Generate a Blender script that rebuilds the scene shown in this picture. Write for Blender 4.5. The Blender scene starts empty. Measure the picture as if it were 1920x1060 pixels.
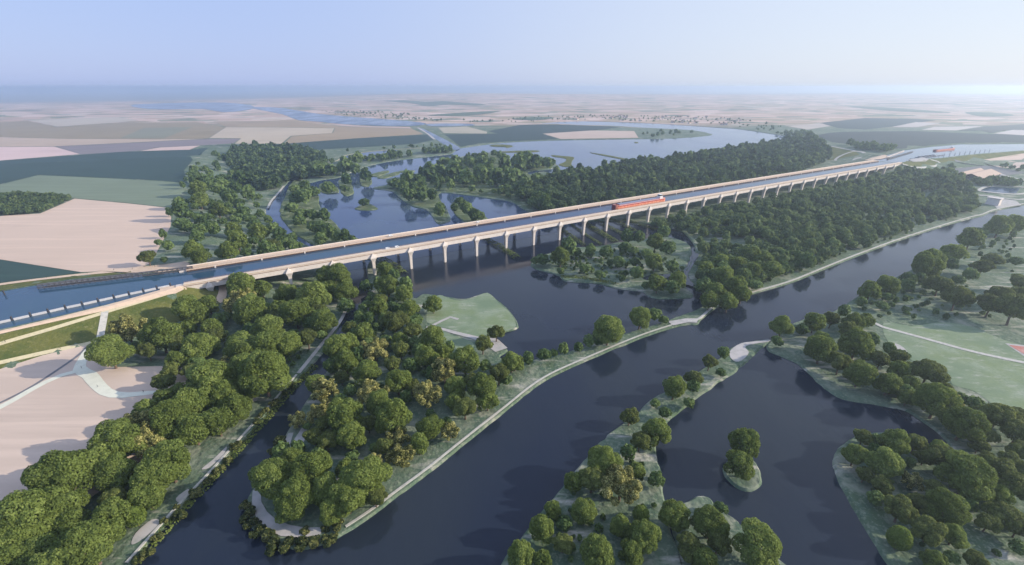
import bpy, bmesh, math, random
import numpy as np
from mathutils import Vector, Matrix
from mathutils.geometry import delaunay_2d_cdt

R = math.radians
sc = bpy.context.scene
C = sc.collection
random.seed(7)
rng = np.random.default_rng(7)

# ------------------------------------------------------------------ camera, sky, sun, exposure
HC = 190.5                      # camera height over the river, metres
FPX = 850.0                     # focal length in pixels of a 1920 px wide frame
PITCH = math.atan((530 - 163) / FPX)
cam_d = bpy.data.cameras.new('camera')
cam = bpy.data.objects.new('camera', cam_d)
C.objects.link(cam)
cam.location = (0, 0, HC)
cam.rotation_euler = (math.pi / 2 - PITCH, 0, 0)
cam_d.sensor_width = 36.0
cam_d.lens = 36.0 * FPX / 1920
cam_d.clip_start = 1.0
cam_d.clip_end = 60000
sc.camera = cam

SUN_EL, SUN_AZ = R(21), R(91)   # azimuth clockwise from the viewing direction (+Y)
w = bpy.data.worlds.new('World')
sc.world = w
w.use_nodes = True
nt = w.node_tree
bg = nt.nodes['Background']
sky = nt.nodes.new('ShaderNodeTexSky')
sky.sky_type = 'NISHITA'
sky.sun_disc = False
sky.sun_elevation = SUN_EL
sky.sun_rotation = SUN_AZ
sky.altitude = 200
sky.air_density = 1.0
sky.dust_density = 1.2
sky.ozone_density = 1.6
SKY_STR = 0.10
bg.inputs[1].default_value = SKY_STR
tcw = nt.nodes.new('ShaderNodeTexCoord')
dot = nt.nodes.new('ShaderNodeVectorMath')
dot.operation = 'DOT_PRODUCT'
nt.links.new(tcw.outputs['Generated'], dot.inputs[0])
dot.inputs[1].default_value = (math.sin(SUN_AZ - .2) * math.cos(SUN_EL), math.cos(SUN_AZ - .2) * math.cos(SUN_EL), math.sin(SUN_EL))


def _mr(sock, a, b):
    n_ = nt.nodes.new('ShaderNodeMapRange')
    n_.interpolation_type = 'SMOOTHSTEP'
    n_.inputs[1].default_value, n_.inputs[2].default_value = a, b
    nt.links.new(sock, n_.inputs[0])
    return n_.outputs[0]


def _mx(f, a, b):
    n_ = nt.nodes.new('ShaderNodeMix')
    n_.data_type = 'RGBA'
    if isinstance(f, float):
        n_.inputs[0].default_value = f
    else:
        nt.links.new(f, n_.inputs[0])
    for i_, v_ in ((6, a), (7, b)):
        if isinstance(v_, tuple):
            n_.inputs[i_].default_value = (*[c_ / SKY_STR for c_ in v_], 1)
        else:
            nt.links.new(v_, n_.inputs[i_])
    return n_.outputs[2]


sxw = nt.nodes.new('ShaderNodeSeparateXYZ')
nt.links.new(tcw.outputs['Generated'], sxw.inputs[0])
blue = _mx(_mr(sxw.outputs[2], 0.0, 0.32), (0.290, 0.355, 0.575), (0.27, 0.36, 0.60))
pale = _mx(_mr(sxw.outputs[2], 0.0, 0.4), (0.49, 0.535, 0.615), (0.45, 0.51, 0.66))
grad = _mx(_mr(dot.outputs['Value'], -0.35, 0.88), blue, pale)
nt.links.new(_mx(0.15, grad, sky.outputs[0]), bg.inputs[0])

sd = bpy.data.lights.new('sun', 'SUN')
sun = bpy.data.objects.new('sun', sd)
C.objects.link(sun)
sd.energy = 3.7
sd.angle = R(0.5)
sd.color = (1.0, 0.89, 0.73)
sv = Vector((math.sin(SUN_AZ) * math.cos(SUN_EL), math.cos(SUN_AZ) * math.cos(SUN_EL), math.sin(SUN_EL)))
sun.rotation_euler = sv.to_track_quat('Z', 'Y').to_euler()

sc.view_settings.view_transform = 'Standard'
sc.view_settings.look = 'None'
sc.view_settings.exposure = 0.68
sc.view_settings.gamma = 1
HAZE_DENSITY = 1.4e-4
sc.cycles.use_denoising = True
sc.cycles.max_bounces = 6
sc.cycles.diffuse_bounces = 2
sc.cycles.glossy_bounces = 2
sc.cycles.transmission_bounces = 3
sc.cycles.volume_bounces = 1
sc.cycles.sample_clamp_indirect = 4

# ------------------------------------------------------------------ surveying: photo pixel -> place
cp, sp = math.cos(PITCH), math.sin(PITCH)


def rays(px):
    px = np.asarray(px, float).reshape(-1, 2)
    u = (px[:, 0] - 960) / FPX
    v = (530 - px[:, 1]) / FPX
    return np.stack([u, cp + v * sp, -sp + v * cp], 1)


def at_z(px, z):
    r = rays(px)
    t = (z - HC) / r[:, 2]
    return r[:, :2] * t[:, None]


def fr(x0, y0, s, pts):          # points read in an enlarged crop -> photo pixels
    return [(x0 + p[0] / s, y0 + p[1] / s) + tuple(v / s for v in p[2:]) for p in pts]


# the bridge's own axes: s along it, o across it (0 = near face)
B0 = np.array([-221.6, 417.6])
BD = np.array([0.86077, 0.50900])
BN = np.array([-0.50900, 0.86077])
SPAN = 41.5
S0, S1 = -86.0, 1322.0


def br(s, o):
    return tuple(B0 + BD * s + BN * o)


def inpoly(x, y, poly):
    poly = np.asarray(poly)
    ins = np.zeros(x.shape, bool)
    n = len(poly)
    j = n - 1
    for i in range(n):
        xi, yi = poly[i]
        xj, yj = poly[j]
        c = ((yi > y) != (yj > y)) & (x < (xj - xi) * (y - yi) / (yj - yi + 1e-12) + xi)
        ins ^= c
        j = i
    return ins


def pdist(x, y, poly):
    """distance outside a closed polygon, 0 inside"""
    poly = np.asarray(poly)
    d = np.full(x.shape, 1e12)
    n = len(poly)
    for i in range(n):
        ax, ay = poly[i]
        bx, by = poly[(i + 1) % n]
        ex, ey = bx - ax, by - ay
        t = np.clip(((x - ax) * ex + (y - ay) * ey) / (ex * ex + ey * ey + 1e-9), 0, 1)
        d = np.minimum(d, (x - ax - t * ex) ** 2 + (y - ay - t * ey) ** 2)
    d = np.sqrt(d)
    d[inpoly(x, y, poly)] = 0
    return d


# canal water outlines (z = 25.2), west end on its embankment and east end on the plateau
near_w = at_z([(345, 533), (297, 545.5), (209, 569), (113, 592), (0, 618), (-160, 655)], 25.6)
far_w = at_z([(-160, 568), (0, 546), (127, 524.5), (246, 514.5), (300, 511)], 25.6)
CANAL_W = [br(S0, 40)] + [br(S0, 5)] + [tuple(p) for p in near_w] + [tuple(p) for p in far_w]
far_e = at_z([(2300, 262), (1920, 270), (1800, 270.8), (1750, 275), (1695, 282)], 25.6)
near_e = at_z([(1738, 297.5), (1767, 296), (1817, 290), (1867, 286), (1920, 282), (2300, 268)], 25.6)
CANAL_E = [br(S1, 5)] + [tuple(p) for p in near_e] + [tuple(p) for p in far_e] + [br(S1 - 12, 62), br(S1 - 12, 40)]


def offs(poly, k):
    """polygon grown by k metres (vertex normals)"""
    p = np.asarray(poly, float)
    a = np.roll(p, 1, 0)
    b = np.roll(p, -1, 0)
    area = 0.5 * np.sum(p[:, 0] * b[:, 1] - b[:, 0] * p[:, 1])
    t1 = (p - a) / (np.linalg.norm(p - a, axis=1)[:, None] + 1e-9)
    t2 = (b - p) / (np.linalg.norm(b - p, axis=1)[:, None] + 1e-9)
    t = t1 + t2
    t /= np.linalg.norm(t, axis=1)[:, None] + 1e-9
    nn = np.stack([t[:, 1], -t[:, 0]], 1) * (1 if area > 0 else -1)
    return p + nn * k


PLAT_W = np.vstack([at_z([(352, 500), (318, 448), (330, 380), (345, 320), (372, 292), (-500, 330), (-900, 420), (-500, 560)], 25), ])
PLAT_E = at_z([(1690, 284), (1620, 283), (1570, 272), (1525, 258), (1600, 247), (1900, 244), (2900, 252), (2900, 275), (2300, 275)], 22)
FIELD_SW = at_z([(-500, 680), (0, 692), (150, 655), (215, 700), (250, 745), (120, 830), (0, 900), (-500, 1000)], 11)
BANK_W = [br(S0 - 4, -2.5), br(S0 - 4, 44)] + [tuple(p) for p in offs(CANAL_W, 6)[8:]] + [tuple(p) for p in offs(CANAL_W, 5)[2:8][::-1]]
BANK_E = [tuple(p) for p in offs(CANAL_E, 7)]
YARD_E = at_z([(1800, 318), (1760, 330), (1790, 345), (2300, 330), (2300, 300), (1850, 305)], 12)


def _sm(t):
    t = np.clip(t, 0, 1)
    return t * t * (3 - 2 * t)


def H(x, y):
    x = np.asarray(x, float)
    y = np.asarray(y, float)
    h = np.full(x.shape, 1.2)
    h = np.maximum(h, 1.2 + 23.3 * _sm(1 - pdist(x, y, PLAT_W) / 130))
    h = np.maximum(h, 1.2 + 9.8 * _sm(1 - pdist(x, y, FIELD_SW) / 70))
    h = np.maximum(h, 1.2 + 19 * _sm(1 - pdist(x, y, PLAT_E) / 170))
    h = np.maximum(h, 1.2 + 9 * _sm(1 - pdist(x, y, YARD_E) / 110))
    h = np.maximum(h, 1.2 + 24.4 * np.clip(1 - pdist(x, y, BANK_W) / 60, 0, 1))
    h = np.maximum(h, 1.2 + 24.4 * np.clip(1 - pdist(x, y, BANK_E) / 60, 0, 1))
    for cx, cy, a, sx, sy in ((-1500, 9800, 62, 2600, 2600), (2600, 9500, 40, 3000, 2600), (7600, 7600, 45, 3200, 2600),
                              (-200, 7600, 22, 1500, 1100), (9000, 11500, 45, 4000, 2500)):
        h = h + a * np.exp(-((x - cx) / sx) ** 2 - ((y - cy) / sy) ** 2) * _sm((y - 3800) / 2500)
    return h


def drape(px):
    r = rays(px)
    z = np.full(len(r), 12.0)
    for _ in range(40):
        t = (z - HC) / r[:, 2]
        hz = H(r[:, 0] * t, r[:, 1] * t)
        z = z * 0.45 + hz * 0.55
    t = (z - HC) / r[:, 2]
    return r[:, :2] * t[:, None]


def Hs(x, y):
    return float(H(np.array([x]), np.array([y]))[0])


# ------------------------------------------------------------------ materials
def mat(name, base, rough=0.9, noise=None, bump=None, spec=0.2, metallic=0.0):
    """noise = list of (scale, colour2, lo, hi) layered over the base colour, in object space"""
    m = bpy.data.materials.new(name)
    m.use_nodes = True
    n = m.node_tree.nodes
    l = m.node_tree.links
    b = n['Principled BSDF']
    b.inputs['Roughness'].default_value = rough
    b.inputs['Specular IOR Level'].default_value = spec
    b.inputs['Metallic'].default_value = metallic
    tc = n.new('ShaderNodeTexCoord')
    col = None
    rgb = n.new('ShaderNodeRGB')
    rgb.outputs[0].default_value = (*base, 1)
    col = rgb.outputs[0]
    for k, item in enumerate(noise or []):
        s, c2, lo, hi = item[:4]
        stretch = item[4] if len(item) > 4 else None
        vec = tc.outputs['Object']
        if stretch:
            mp = n.new('ShaderNodeMapping')
            mp.inputs['Rotation'].default_value = (0, 0, stretch[0])
            mp.inputs['Scale'].default_value = (stretch[1], stretch[2], 1)
            l.new(vec, mp.inputs[0])
            vec = mp.outputs[0]
        t = n.new('ShaderNodeTexNoise')
        t.inputs['Scale'].default_value = s
        t.inputs['Detail'].default_value = 5
        t.inputs['Roughness'].default_value = 0.62
        l.new(vec, t.inputs['Vector'])
        mr = n.new('ShaderNodeMapRange')
        mr.inputs[1].default_value = lo
        mr.inputs[2].default_value = hi
        l.new(t.outputs[0], mr.inputs[0])
        mx = n.new('ShaderNodeMix')
        mx.data_type = 'RGBA'
        l.new(mr.outputs[0], mx.inputs[0])
        l.new(col, mx.inputs[6])
        mx.inputs[7].default_value = (*c2, 1)
        col = mx.outputs[2]
    l.new(col, b.inputs['Base Color'])
    if bump:
        t = n.new('ShaderNodeTexNoise')
        t.inputs['Scale'].default_value = bump[0]
        t.inputs['Detail'].default_value = 4
        l.new(tc.outputs['Object'], t.inputs['Vector'])
        bp = n.new('ShaderNodeBump')
        bp.inputs['Strength'].default_value = bump[1]
        bp.inputs['Distance'].default_value = bump[2]
        l.new(t.outputs[0], bp.inputs['Height'])
        l.new(bp.outputs[0], b.inputs['Normal'])
    return m


def ground_mat():
    """meadow in the valley, a patchwork of open fields far out on the plain"""
    m = mat('meadow', (0.122, 0.165, 0.112), 0.95,
            [(0.010, (0.085, 0.13, 0.072), 0.44, 0.60), (0.03, (0.28, 0.29, 0.225), 0.53, 0.66), (0.11, (0.085, 0.135, 0.09), 0.47, 0.62),
             (0.06, (0.44, 0.42, 0.36), 0.58, 0.68, (0.45, 0.35, 1.6)), (0.5, (0.23, 0.26, 0.19), 0.5, 0.7)], (0.3, 0.9, 1.2))
    n, l = m.node_tree.nodes, m.node_tree.links
    b = n['Principled BSDF']
    old = b.inputs['Base Color'].links[0].from_socket
    tc = n['Texture Coordinate']
    mp = n.new('ShaderNodeMapping')
    mp.inputs['Scale'].default_value = (0.0011, 0.0019, 0)
    mp.inputs['Rotation'].default_value = (0, 0, 0.35)
    l.new(tc.outputs['Object'], mp.inputs[0])
    vo = n.new('ShaderNodeTexVoronoi')
    vo.distance = 'MANHATTAN'
    l.new(mp.outputs[0], vo.inputs['Vector'])
    sep = n.new('ShaderNodeSeparateColor')
    l.new(vo.outputs['Color'], sep.inputs[0])
    cr = n.new('ShaderNodeValToRGB')
    cr.color_ramp.interpolation = 'CONSTANT'
    e = cr.color_ramp.elements
    cols = [(0.0, (0.46, 0.32, 0.24)), (0.22, (0.58, 0.42, 0.33)), (0.42, (0.38, 0.29, 0.18)), (0.58, (0.66, 0.50, 0.42)),
            (0.72, (0.52, 0.37, 0.29)), (0.82, (0.22, 0.24, 0.15)), (0.90, (0.55, 0.45, 0.36)), (0.96, (0.12, 0.16, 0.10))]
    e[0].position, e[0].color = cols[0][0], (*cols[0][1], 1)
    e[1].position, e[1].color = cols[1][0], (*cols[1][1], 1)
    for p_, c_ in cols[2:]:
        q = e.new(p_)
        q.color = (*c_, 1)
    l.new(sep.outputs[0], cr.inputs[0])
    # fine streaks of hedges and tracks
    t = n.new('ShaderNodeTexNoise')
    t.inputs['Scale'].default_value = 0.0035
    t.inputs['Detail'].default_value = 7
    mp2 = n.new('ShaderNodeMapping')
    mp2.inputs['Scale'].default_value = (0.5, 1.8, 0)
    l.new(tc.outputs['Object'], mp2.inputs[0])
    l.new(mp2.outputs[0], t.inputs['Vector'])
    mr = n.new('ShaderNodeMapRange')
    mr.inputs[1].default_value = 0.57
    mr.inputs[2].default_value = 0.66
    l.new(t.outputs[0], mr.inputs[0])
    mh = n.new('ShaderNodeMix')
    mh.data_type = 'RGBA'
    l.new(mr.outputs[0], mh.inputs[0])
    l.new(cr.outputs[0], mh.inputs[6])
    mh.inputs[7].default_value = (0.14, 0.18, 0.12, 1)
    sx = n.new('ShaderNodeSeparateXYZ')
    l.new(tc.outputs['Object'], sx.inputs[0])
    mr2 = n.new('ShaderNodeMapRange')
    mr2.inputs[1].default_value = 2350
    mr2.inputs[2].default_value = 2750
    l.new(sx.outputs[1], mr2.inputs[0])
    mx = n.new('ShaderNodeMix')
    mx.data_type = 'RGBA'
    l.new(mr2.outputs[0], mx.inputs[0])
    l.new(old, mx.inputs[6])
    l.new(mh.outputs[2], mx.inputs[7])
    # grey-blue distance haze painted into the ground past the farmed hills
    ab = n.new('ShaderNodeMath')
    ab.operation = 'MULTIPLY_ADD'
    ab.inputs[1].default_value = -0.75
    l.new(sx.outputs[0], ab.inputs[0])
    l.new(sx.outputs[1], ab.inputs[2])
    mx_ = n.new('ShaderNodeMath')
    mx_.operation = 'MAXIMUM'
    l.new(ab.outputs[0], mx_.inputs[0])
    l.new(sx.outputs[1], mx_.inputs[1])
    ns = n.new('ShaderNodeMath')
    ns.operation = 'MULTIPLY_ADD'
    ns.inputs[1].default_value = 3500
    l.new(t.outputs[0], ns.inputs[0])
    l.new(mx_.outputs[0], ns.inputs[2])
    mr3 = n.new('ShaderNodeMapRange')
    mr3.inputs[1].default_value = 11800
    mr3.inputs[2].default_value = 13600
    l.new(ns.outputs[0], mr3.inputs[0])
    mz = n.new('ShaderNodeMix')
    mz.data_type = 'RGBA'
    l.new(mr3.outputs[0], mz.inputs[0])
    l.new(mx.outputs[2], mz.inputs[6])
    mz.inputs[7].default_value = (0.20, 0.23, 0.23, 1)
    l.new(mz.outputs[2], b.inputs['Base Color'])
    return m


def water_mat(name, base, rough=0.10, scale=0.22, strength=0.15):
    m = bpy.data.materials.new(name)
    m.use_nodes = True
    n = m.node_tree.nodes
    l = m.node_tree.links
    b = n['Principled BSDF']
    b.inputs['IOR'].default_value = 1.33
    tc = n.new('ShaderNodeTexCoord')

    def noise(sc_, sx_, sy_, rot, det=3):
        mp = n.new('ShaderNodeMapping')
        mp.inputs['Rotation'].default_value = (0, 0, rot)
        mp.inputs['Scale'].default_value = (sx_, sy_, 1)
        l.new(tc.outputs['Object'], mp.inputs[0])
        t = n.new('ShaderNodeTexNoise')
        t.inputs['Scale'].default_value = sc_
        t.inputs['Detail'].default_value = det
        l.new(mp.outputs[0], t.inputs['Vector'])
        return t.outputs[0]

    def ramp(sock, a0, a1, b0, b1):
        r = n.new('ShaderNodeMapRange')
        for i_, v_ in enumerate((a0, a1, b0, b1)):
            r.inputs[i_ + 1].default_value = v_
        l.new(sock, r.inputs[0])
        return r.outputs[0]

    # murky and clearer stretches
    mx = n.new('ShaderNodeMix')
    mx.data_type = 'RGBA'
    l.new(ramp(noise(0.006, 1, .5, .5, 5), .42, .62, 0, 1), mx.inputs[0])
    mx.inputs[6].default_value = (*base, 1)
    mx.inputs[7].default_value = (base[0] * 1.9, base[1] * 1.6, base[2] * 1.05, 1)
    l.new(mx.outputs[2], b.inputs['Base Color'])
    # wind-roughened and calm stretches
    l.new(ramp(noise(0.010, 1, .35, .9, 4), .40, .62, rough * .7, rough * 2.0), b.inputs['Roughness'])
    ad = n.new('ShaderNodeMath')
    ad.operation = 'ADD'
    l.new(noise(scale, 1, .38, .9), ad.inputs[0])
    l.new(ramp(noise(scale * .22, 1, .3, .7, 2), 0, 1, 0, 1.6), ad.inputs[1])
    bp = n.new('ShaderNodeBump')
    bp.inputs['Strength'].default_value = strength
    bp.inputs['Distance'].default_value = 0.7
    l.new(ad.outputs[0], bp.inputs['Height'])
    l.new(bp.outputs[0], b.inputs['Normal'])
    return m


def leaf_mat(name, dark, mid, light, trans=0.25):
    """foliage: colour runs between three greens by leaf and by tree"""
    m = bpy.data.materials.new(name)
    m.use_nodes = True
    n = m.node_tree.nodes
    l = m.node_tree.links
    b = n['Principled BSDF']
    b.inputs['Roughness'].default_value = 0.75
    b.inputs['Specular IOR Level'].default_value = 0.15
    at = n.new('ShaderNodeAttribute')
    at.attribute_name = 'tint'
    oi = n.new('ShaderNodeObjectInfo')
    ma = n.new('ShaderNodeMath')
    ma.operation = 'MULTIPLY_ADD'
    ma.inputs[1].default_value = 0.34
    l.new(oi.outputs['Random'], ma.inputs[0])
    l.new(at.outputs['Fac'], ma.inputs[2])
    cr = n.new('ShaderNodeValToRGB')
    e = cr.color_ramp.elements
    e[0].position, e[0].color = 0.08, (*dark, 1)
    e[1].position, e[1].color = 1.15, (*light, 1)
    q = e.new(0.60)
    q.color = (*mid, 1)
    e[-1].position = 1.0
    l.new(ma.outputs[0], cr.inputs[0])
    l.new(cr.outputs[0], b.inputs['Base Color'])
    tr = n.new('ShaderNodeBsdfTranslucent')
    l.new(cr.outputs[0], tr.inputs['Color'])
    mx = n.new('ShaderNodeMixShader')
    mx.inputs[0].default_value = trans
    l.new(b.outputs[0], mx.inputs[1])
    l.new(tr.outputs[0], mx.inputs[2])
    l.new(mx.outputs[0], n['Material Output'].inputs['Surface'])
    return m


M = {
    'meadow': ground_mat(),
    'lawn': mat('lawn', (0.195, 0.25, 0.13), 0.95, [(0.05, (0.26, 0.31, 0.215), 0.4, 0.65), (0.012, (0.165, 0.225, 0.14), 0.45, 0.6), (0.22, (0.34, 0.36, 0.29), 0.55, 0.72, (0.5, 0.3, 1)), (0.6, (0.15, 0.21, 0.13), 0.5, 0.75)], (0.7, 0.4, 0.3)),
    'bankgrass': mat('bank_grass', (0.13, 0.135, 0.035), 0.95, [(0.05, (0.075, 0.10, 0.025), 0.42, 0.62), (0.35, (0.21, 0.20, 0.08), 0.55, 0.75), (0.9, (0.06, 0.075, 0.02), 0.55, 0.75)], (0.5, 0.7, 0.8)),
    'water': water_mat('river_water', (0.012, 0.019, 0.037)),
    'lake': water_mat('sky_tinted_lake', (0.034, 0.060, 0.135), 0.06, 0.22, 0.06),  # bluer base paints in a stronger sky reflection
    'canal': water_mat('canal_water', (0.017, 0.050, 0.12), 0.05, 0.4, 0.03),
    'farwater': water_mat('far_water', (0.02, 0.04, 0.10), 0.12, 0.02, 0.02),
    'concrete': mat('pale_concrete', (0.70, 0.63, 0.575), 0.8, [(0.4, (0.58, 0.52, 0.47), 0.45, 0.8), (0.12, (0.74, 0.68, 0.63), 0.5, 0.8, (0, 1, 0.1)), (0.55, (0.46, 0.41, 0.365), 0.56, 0.75, (0, 1, 0.02)), (0.03, (0.62, 0.55, 0.50), 0.5, 0.65)]),
    'path': mat('sandy_path', (0.66, 0.50, 0.37), 0.9, [(0.3, (0.55, 0.42, 0.31), 0.45, 0.75)]),
    'palepath': mat('pale_path', (0.72, 0.71, 0.58), 0.9, [(0.3, (0.63, 0.62, 0.50), 0.45, 0.75)]),
    'creampath': mat('cream_path', (0.58, 0.51, 0.33), 0.9, [(0.5, (0.45, 0.40, 0.26), 0.45, 0.75)]),
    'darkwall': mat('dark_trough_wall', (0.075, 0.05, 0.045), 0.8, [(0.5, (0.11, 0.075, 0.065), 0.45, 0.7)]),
    'brown': mat('brown_rail', (0.25, 0.14, 0.09), 0.6),
    'darksteel': mat('dark_steel', (0.045, 0.045, 0.055), 0.5, None, None, 0.4),
    'timber': mat('grey_timber', (0.10, 0.095, 0.10), 0.8, [(1.5, (0.17, 0.16, 0.16), 0.4, 0.7)]),
    'white': mat('white_paint', (0.74, 0.74, 0.74), 0.5, [(0.7, (0.6, 0.6, 0.6), 0.5, 0.8)]),
    'hillwood': mat('hill_wood', (0.075, 0.115, 0.065), 0.95, [(0.004, (0.12, 0.16, 0.09), 0.4, 0.7)]),
    'darkred': mat('dark_red_bow', (0.20, 0.035, 0.045), 0.5, [(0.5, (0.14, 0.03, 0.035), 0.45, 0.7)]),
    'fendergrey': mat('pale_grey_fender', (0.50, 0.50, 0.52), 0.6, [(0.9, (0.40, 0.40, 0.42), 0.45, 0.75)]),
    'red': mat('red_hull_paint', (0.46, 0.085, 0.06), 0.5, [(0.3, (0.36, 0.045, 0.035), 0.45, 0.75)]),
    'orange': mat('orange_hull_paint', (0.80, 0.33, 0.20), 0.5, [(0.3, (0.55, 0.12, 0.06), 0.45, 0.7)]),
    'hatch': mat('grey_blue_hatch', (0.22, 0.24, 0.32), 0.5),
    'glass': mat('dark_glass', (0.02, 0.025, 0.03), 0.1, None, None, 0.5),
    'stone': mat('stone_edge', (0.52, 0.50, 0.45), 0.85, [(0.5, (0.36, 0.36, 0.33), 0.45, 0.7)]),
    'gravel': mat('pale_gravel', (0.47, 0.44, 0.42), 0.95, [(0.15, (0.34, 0.34, 0.31), 0.45, 0.7)]),
    'asphalt': mat('grey_asphalt', (0.16, 0.16, 0.17), 0.9, [(0.2, (0.2, 0.2, 0.2), 0.4, 0.7)]),
    'bark': mat('bark', (0.16, 0.115, 0.085), 0.9, [(3.0, (0.10, 0.075, 0.06), 0.4, 0.7)]),
    'roof': mat('tan_roof', (0.52, 0.39, 0.31), 0.7, [(0.3, (0.45, 0.34, 0.27), 0.4, 0.7)]),
    'tile': mat('red_brown_tile', (0.36, 0.20, 0.15), 0.8),
    'barnwall': mat('dark_barn_boards', (0.07, 0.065, 0.065), 0.8),
    'render': mat('pale_render', (0.62, 0.59, 0.55), 0.85),
    'court': mat('red_court', (0.50, 0.27, 0.23), 0.9, [(0.2, (0.43, 0.13, 0.10), 0.4, 0.7)]),
    'skin': mat('skin', (0.45, 0.28, 0.2), 0.6),
    'cloth': mat('dark_clothing', (0.03, 0.03, 0.04), 0.9),
    'leaf': leaf_mat('round_tree_leaves', (0.092, 0.126, 0.032), (0.190, 0.252, 0.064), (0.310, 0.375, 0.110), 0.46),
    'blossom': leaf_mat('blossoming_leaves', (0.066, 0.076, 0.024), (0.165, 0.178, 0.052), (0.52, 0.49, 0.19), 0.3),
    'dull': leaf_mat('dull_leaves', (0.082, 0.102, 0.032), (0.168, 0.206, 0.062), (0.265, 0.305, 0.094), 0.46),
    'ball': leaf_mat('small_tree_leaves', (0.090, 0.132, 0.028), (0.188, 0.258, 0.056), (0.29, 0.36, 0.09), 0.46),
    'shrub': leaf_mat('dark_shrub_leaves', (0.022, 0.034, 0.012), (0.06, 0.08, 0.026), (0.26, 0.26, 0.09), 0.2),
    'forest': leaf_mat('forest_leaves', (0.044, 0.070, 0.032), (0.088, 0.142, 0.058), (0.185, 0.245, 0.090), 0.34),
    'marsh': leaf_mat('marsh_tree_leaves', (0.042, 0.076, 0.027), (0.094, 0.152, 0.050), (0.175, 0.245, 0.082), 0.3),
    'hedge': leaf_mat('hedge_leaves', (0.060, 0.085, 0.020), (0.135, 0.175, 0.042), (0.24, 0.28, 0.09), 0.25),
    'marshgrass': mat('marsh_grass', (0.13, 0.165, 0.075), 0.95, [(0.03, (0.075, 0.11, 0.05), 0.43, 0.6), (0.08, (0.27, 0.29, 0.19), 0.52, 0.66), (0.4, (0.07, 0.095, 0.04), 0.5, 0.7)], (0.4, 0.8, 1.0)),
}


def field_mat(i, c, c2=None, rot=0.3, dark=0.80, streak=.9):
    c2 = c2 or tuple(v * dark for v in c)
    dk = tuple(v * streak for v in c)
    return mat('field_soil_%d' % i, c, 0.95, [(0.0045, c2, 0.40, 0.70), (0.02, tuple(v * 0.94 for v in c), 0.45, 0.62, (rot, 0.12, 1.0)),
                                               (0.10, tuple(min(1, v * 1.04) for v in c), 0.5, 0.66, (rot, 0.05, 1.0)), (0.05, dk, 0.60, 0.74, (rot, 0.03, 1.4))])


# ------------------------------------------------------------------ helpers for objects
def tag(o, label=None, cat=None, group=None, kind=None):
    if label:
        o['label'] = label
    if cat:
        o['category'] = cat
    if group:
        o['group'] = group
    if kind:
        o['kind'] = kind
    return o


def link(name, me, parent=None, loc=None):
    o = bpy.data.objects.new(name, me)
    C.objects.link(o)
    if parent:
        o.parent = parent
    if loc is not None:
        o.location = loc
    return o


def empty(name, loc=(0, 0, 0), rz=0):
    o = bpy.data.objects.new(name, None)
    C.objects.link(o)
    o.empty_display_size = 1
    o.location = loc
    o.rotation_euler = (0, 0, rz)
    return o


def mesh(name, V, F, m, smooth=False):
    me = bpy.data.meshes.new(name)
    me.from_pydata([tuple(v) for v in V], [], [tuple(f) for f in F])
    for mm in (m if isinstance(m, (list, tuple)) else [m]):
        me.materials.append(mm)
    if smooth:
        me.polygons.foreach_set('use_smooth', [True] * len(me.polygons))
    me.update()
    return me


class MB:
    """collects boxes and lofts into one mesh"""
    def __init__(self):
        self.V, self.F = [], []

    def loft(self, rings, cap=True):
        k = len(self.V)
        n = len(rings[0])
        for r in rings:
            self.V += [tuple(p) for p in r]
        for i in range(len(rings) - 1):
            for j in range(n):
                a = k + i * n + j
                b = k + i * n + (j + 1) % n
                self.F.append((a, b, b + n, a + n))
        if cap:
            self.F.append(tuple(k + j for j in range(n))[::-1])
            self.F.append(tuple(k + (len(rings) - 1) * n + j for j in range(n)))
        return self

    def box(self, x0, x1, y0, y1, z0, z1):
        q = lambda z: [(x0, y0, z), (x1, y0, z), (x1, y1, z), (x0, y1, z)]
        return self.loft([q(z0), q(z1)])

    def cyl(self, x, y, z0, z1, r0, r1=None, n=8):
        r1 = r0 if r1 is None else r1
        ring = lambda z, r: [(x + r * math.cos(6.2832 * i / n), y + r * math.sin(6.2832 * i / n), z) for i in range(n)]
        return self.loft([ring(z0, r0), ring(z1, r1)])

    def tube(self, p, q, r0, r1, n=6):
        p, q = Vector(p), Vector(q)
        d = (q - p).normalized()
        a = d.orthogonal().normalized()
        b = d.cross(a)
        ring = lambda c, r: [tuple(c + a * r * math.cos(6.2832 * i / n) + b * r * math.sin(6.2832 * i / n)) for i in range(n)]
        return self.loft([ring(p, r0), ring(q, r1)])

    def build(self, name, m, parent=None, smooth=False):
        me = mesh(name, self.V, self.F, m, smooth)
        bm = bmesh.new()
        bm.from_mesh(me)
        bmesh.ops.recalc_face_normals(bm, faces=bm.faces)
        bm.to_mesh(me)
        bm.free()
        return link(name, me, parent)


def smooth_loop(pts, closed=True, sub=4, jit=0.0):
    """Catmull-Rom through points, optional wobble"""
    p = np.asarray(pts, float)
    n = len(p)
    out = []
    for i in range(n if closed else n - 1):
        a, b = p[i], p[(i + 1) % n]
        if closed:
            z, c = p[(i - 1) % n], p[(i + 2) % n]
        else:
            z, c = p[max(i - 1, 0)], p[min(i + 2, n - 1)]
        L = np.linalg.norm(b - a)
        for k in range(sub):
            t = k / sub
            # centripetal-ish: limit tangents by the segment length
            ta = (b - z) / 2
            tb = (c - a) / 2
            for tt in (ta, tb):
                q = np.linalg.norm(tt)
                if q > L:
                    tt *= L / q
            h00, h10, h01, h11 = 2 * t**3 - 3 * t**2 + 1, t**3 - 2 * t**2 + t, -2 * t**3 + 3 * t**2, t**3 - t**2
            v = h00 * a + h10 * ta + h01 * b + h11 * tb
            if jit:
                v = v + rng.normal(0, jit * min(L, 40) / 10, 2)
            out.append(v)
    if not closed:
        out.append(p[-1])
    return np.array(out)


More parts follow.
